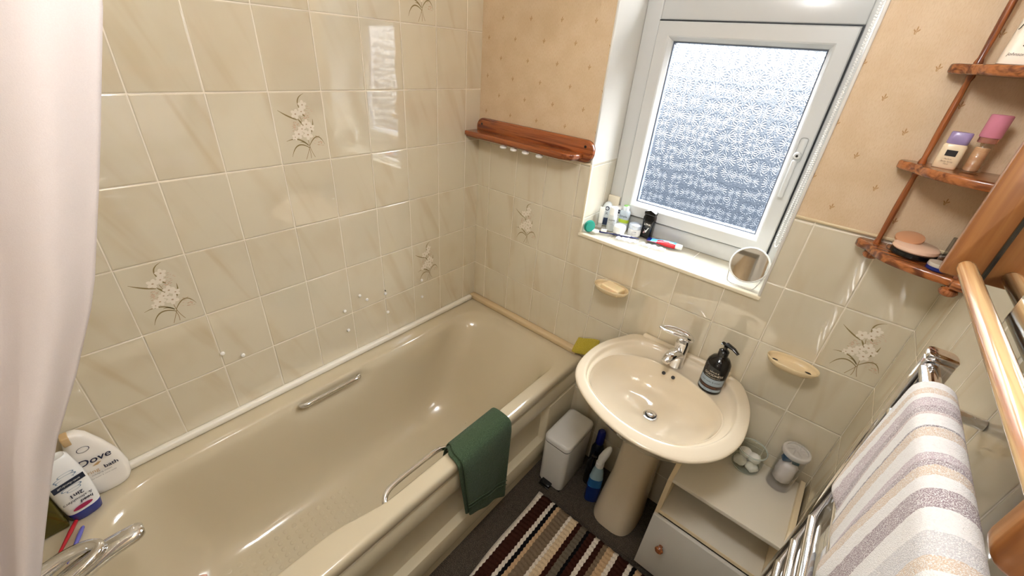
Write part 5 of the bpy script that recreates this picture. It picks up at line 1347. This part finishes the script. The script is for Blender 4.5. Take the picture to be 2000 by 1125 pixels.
# Simple bottle with green cap
c_ = (0.671, 0.172, zs)
sp = thing('toner_bottle', c_, 'clear grey bottle with green flip cap and lime label lettered Simple', 'bottle')
flat_bottle(sp, c_, [(.019, .013, 0), (.021, .015, .003), (.021, .015, .030), (.021, .015, .0301), (.021, .015, .044), (.021, .015, .0441), (.021, .015, .074), (.015, .012, .081)], [M_frostb, M_limey, plain('grey clear', (184, 196, 204), 0.15)], 0.1, 0.75, fm=[0, 0, 1, 1, 2, 2, 2])
lathe('cap', [(.0125, .081), (.0125, .094), (.0115, .098), (.0115, .0981), (.0095, .100), (.001, .1005)], c_, [M_frostb, M_capgreen], sp, 24, fm=[0, 0, 1, 1, 1])
text('lettering', 'Simple', .0125, (c_[0] + .001, c_[1] - .0155, c_[2] + .058), (1, .1, 0), (0, 0, 1), M_navy, sp)
text('lettering', 'kind to skin', .0045, (c_[0] + .001, c_[1] - .0155, c_[2] + .024), (1, .1, 0), (0, 0, 1), M_grey, sp)
# white tub and cream jar
c_ = (0.692, 0.100, zs)
simple_lathe('cream_tub', 'squat plain white cream tub in front of the bottles on the sill', 'tub', c_, [('tub', [(.021, 0), (.0225, .002), (.0225, .020)], M_white), ('lid', [(.024, .020), (.0245, .022), (.0235, .036), (.020, .0395), (.002, .040)], M_white)], 36)
c_ = (0.736, 0.146, zs)
cj = simple_lathe('cream_jar', 'white cream jar with silver lid left of the black bottle on the sill', 'jar', c_, [('jar', [(.021, 0), (.0245, .003), (.025, .020), (.024, .030)], M_white), ('lid', [(.0255, .030), (.026, .032), (.0255, .046), (.022, .0485), (.002, .049)], M_silver)], 36)
around(cj, c_, .0248, 'L´OR', .0075, .020, M_navy); around(cj, c_, .0248, 'face cream', .0045, .012, M_grey)
# LYNX black bottle
c_ = Vector((0.777, 0.170, zs))
lx = thing('shower_gel_bottle', tuple(c_), 'black angular shower gel bottle standing on the sill', 'bottle')
LYaw = 0.05
rings = []
for z, a, b in ((0, .0215, .0135), (.003, .023, .015), (.045, .0215, .0145), (.068, .0235, .015), (.082, .0235, .015), (.090, .021, .014)):
    rings.append([c_ + Vector((a * math.copysign(abs(math.cos(t)) ** .45, math.cos(t)), b * math.copysign(abs(math.sin(t)) ** .45, math.sin(t)), z)) for t in [2 * PI * i / 32 for i in range(32)]])
loft('bottle', rings, M_black, lx, autos=0.9)
prism('cap', [(c_.x - .0215, zs + .0902), (c_.x + .0215, zs + .0902), (c_.x + .023, zs + .103), (c_.x, zs + .112), (c_.x - .023, zs + .103)], c_.y - .013, c_.y + .013, 'xz', M_black, lx, bev=.002)
text('lettering', 'LYNX', .0105, (c_.x + .001, c_.y - .0152, zs + .055), (1, 0, 0), (0, 0, 1), M_white, lx, bold=.0002)
mk('emblem', [(c_.x - .002, c_.y - .0158, zs + .022), (c_.x + .002, c_.y - .0158, zs + .022), (c_.x + .010, c_.y - .0158, zs + .044), (c_.x + .0075, c_.y - .0158, zs + .044), (c_.x + .0, c_.y - .0158, zs + .03), (c_.x - .006, c_.y - .0158, zs + .035)], [[0, 1, 2, 3, 4, 5]], M_white, lx)
mk('emblem', [(c_.x - .010, c_.y - .0158, zs + .018), (c_.x - .003, c_.y - .0158, zs + .018), (c_.x - .003, c_.y - .0158, zs + .028), (c_.x - .009, c_.y - .0158, zs + .026)], [[0, 1, 2, 3]], plain('grey red print', (190, 150, 150), 0.4), lx)
text('lettering', '225ml', .004, (c_.x - .004, c_.y - .0152, zs + .010), (1, 0, 0), (0, 0, 1), M_grey, lx)
# toothbrush lying
a_, b_ = Vector((0.628, 0.052, zs + .006)), Vector((0.775, 0.112, zs + .006))
tbh = thing('toothbrush', tuple(a_), 'navy and white toothbrush lying on the sill tiles in front of the white tub', 'toothbrush')
tube('handle', [a_ + (b_ - a_) * t for t in (0, .06, .18, .25, .5, .8, 1)], [.003, .0045, .004, .0024, .0046, .0042, .002], plain('navy plastic', (24, 34, 92), 0.25), tbh, 12)
d_ = (b_ - a_).normalized()
box('bristles', (-.011, -.005, 0), (.011, .005, .009), M_white, tbh, bev=.001, M_=Matrix.Translation(a_ + d_ * .020 + Vector((0, 0, .0035))) @ Matrix.Rotation(math.atan2(d_.y, d_.x), 4, 'Z'))
box('grip', (-.020, -.0034, 0), (.020, .0034, .004), M_white, tbh, bev=.001, M_=Matrix.Translation(a_ + d_ * .105 + Vector((0, 0, .002))) @ Matrix.Rotation(math.atan2(d_.y, d_.x), 4, 'Z'))
# toothpaste tube
TM = Matrix.Translation((0.862, 0.140, zs + .011)) @ Matrix.Rotation(0.16, 4, 'Z')
tpst = thing('toothpaste_tube', (0.862, 0.140, zs), 'flattened red and blue toothpaste tube lettered Colgate lying on the sill', 'toothpaste')
rings = []; N_ = 20
for i in range(15):
    t = i / 14; x = -.062 + .108 * t; hw = .0205 - .0055 * t; ht = .0012 + .0095 * sstep(0, .8, t)
    rings.append([TM @ Vector((x, hw * math.copysign(abs(math.cos(a)) ** .7, math.cos(a)), ht * math.sin(a))) for a in [2 * PI * j / N_ for j in range(N_)]])
M_tr = plain('red print', (200, 24, 38), 0.2); M_tb = plain('blue print', (20, 84, 176), 0.2); M_tn = plain('navy print', (16, 30, 96), 0.2); M_tw = plain('white print', (240, 240, 244), 0.2); M_ts = plain('sky print', (96, 178, 222), 0.2)
vs_, fs_ = loft_data(rings); fm_ = []
for i in range(14):
    for j in range(N_):
        a = 2 * PI * (j + .5) / N_; v = math.cos(a); u = i / 14
        if u > .93: k_ = 3
        elif v < (-0.1 + (.5 - u) * 1.4 if u > .35 else -.9): k_ = 0
        elif u < .12: k_ = 2
        elif v > .55 - .2 * u: k_ = 1
        else: k_ = 4 if v < .3 else 1
        fm_.append(k_)
fm_ += [2, 3]
mk('tube', vs_, fs_, [M_tr, M_tb, M_tn, M_tw, M_ts], tpst, True, fm=fm_)
tube('cap', [TM @ Vector((x, 0, 0)) for x in (.046, .049, .068, .070)], [.009, .0105, .0100, .008], M_white, tpst, 20)
text('lettering', 'Colgate', .0130, TM @ Vector((.018, -.0075, .0112)), TM.to_3x3() @ Vector((-1, 0, 0)), TM.to_3x3() @ Vector((0, -1, 0)), M_white, tpst, bold=.0003)
# crumpled tissue, clear wrappers
blob('tissue', (0.621, 0.040, zs + .008), .014, plain('tissue', (240, 244, 244), 0.9), seed=9, sq=.45, label='small crumpled white tissue at the left end of the toothbrush', cat='tissue')
def wrapper(name, lab, c, L_, W_, yaw, n=14):
    vs, fs = [], []; q_ = random.Random(hash(lab) % 1000 if False else len(lab))
    for i in range(n + 1):
        for j in range(7):
            u = (i / n - .5) * L_; v = (j / 6 - .5) * W_
            z = .004 + .0028 * math.sin(i * 1.9 + j) + .0022 * math.sin(j * 2.7 + i * .6)
            vs.append((c[0] + u * math.cos(yaw) - v * math.sin(yaw), c[1] + u * math.sin(yaw) + v * math.cos(yaw), zs + .0004 + z))
    for i in range(n):
        for j in range(6): a = i * 7 + j; fs.append([a, a + 1, a + 8, a + 7])
    m = Mat(name + ' film').set(col=(.96, .97, 1, 1), rough=0.08, alpha=0.35, spec=0.8).m
    o = mk(name, vs, fs, m, None, True, label=lab, cat='wrapper', group='clear wrappers on the sill')
    md = o.modifiers.new('t', 'SOLIDIFY'); md.thickness = .0004
wrapper('clear_wrapper', 'crinkled clear film wrapper lying just in front of the toothbrush handle', (0.745, 0.070), .085, .030, .32)
wrapper('clear_wrapper', 'crinkled clear film wrapper lying in front of the toothpaste tube', (0.842, 0.088), .095, .026, .16)
# cream card propped at the left reveal
box('soap_box', (0.577, 0.186, zs), (0.628, 0.1975, zs + 0.118), plain('cream card box', (232, 224, 206), 0.5), bev=.001, label='plain cream card box propped upright in the back left corner of the sill', cat='box')
# round table mirror
mm = thing('shaving_mirror', (1.170, 0.055, zs), 'round tilting mirror with white rim and wire stand on the right end of the sill', 'mirror')
Cn = Vector((1.172, 0.058, 1.193)); nr = Vector((0.12, -0.94, 0.33)).normalized()
a_, b_ = frame_of(nr)
lathe('rim', [(.052, -.006), (.0575, -.004), (.0585, .0), (.0575, .004), (.0545, .005), (.0530, .003)], tuple(Cn), M_white, mm, 48, tuple(nr), autos=1.2)
lathe('mirror_glass', [(.0531, .0028), (.0531, .0036)], tuple(Cn), Mat('mirror glass dim').set(col=(0.55, 0.53, 0.48, 1), metal=1.0, rough=0.03).m, mm, 48, tuple(nr))
tube('wire_stand', smooth_path([Cn + Vector((-.054, .010, -.010)), (1.128, 0.030, zs + .010), (1.142, 0.016, zs + .0022), (1.172, 0.014, zs + .0022), (1.206, 0.020, zs + .0022), (1.216, 0.036, zs + .012), Cn + Vector((.056, .012, -.012))], 6), .0016, M_chrome, mm, 8)
tube('wire_stand', smooth_path([Cn + Vector((-.030, .022, -.010)), (1.150, 0.112, zs + .0022), (1.196, 0.112, zs + .0022), Cn + Vector((.030, .022, -.010))], 6), .0016, M_chrome, mm, 8)

# tidy: nothing may keep a zero-size label
for o in bpy.data.objects:
    if o.type == 'MESH' and o.parent is not None and 'category' in o: del o['category']
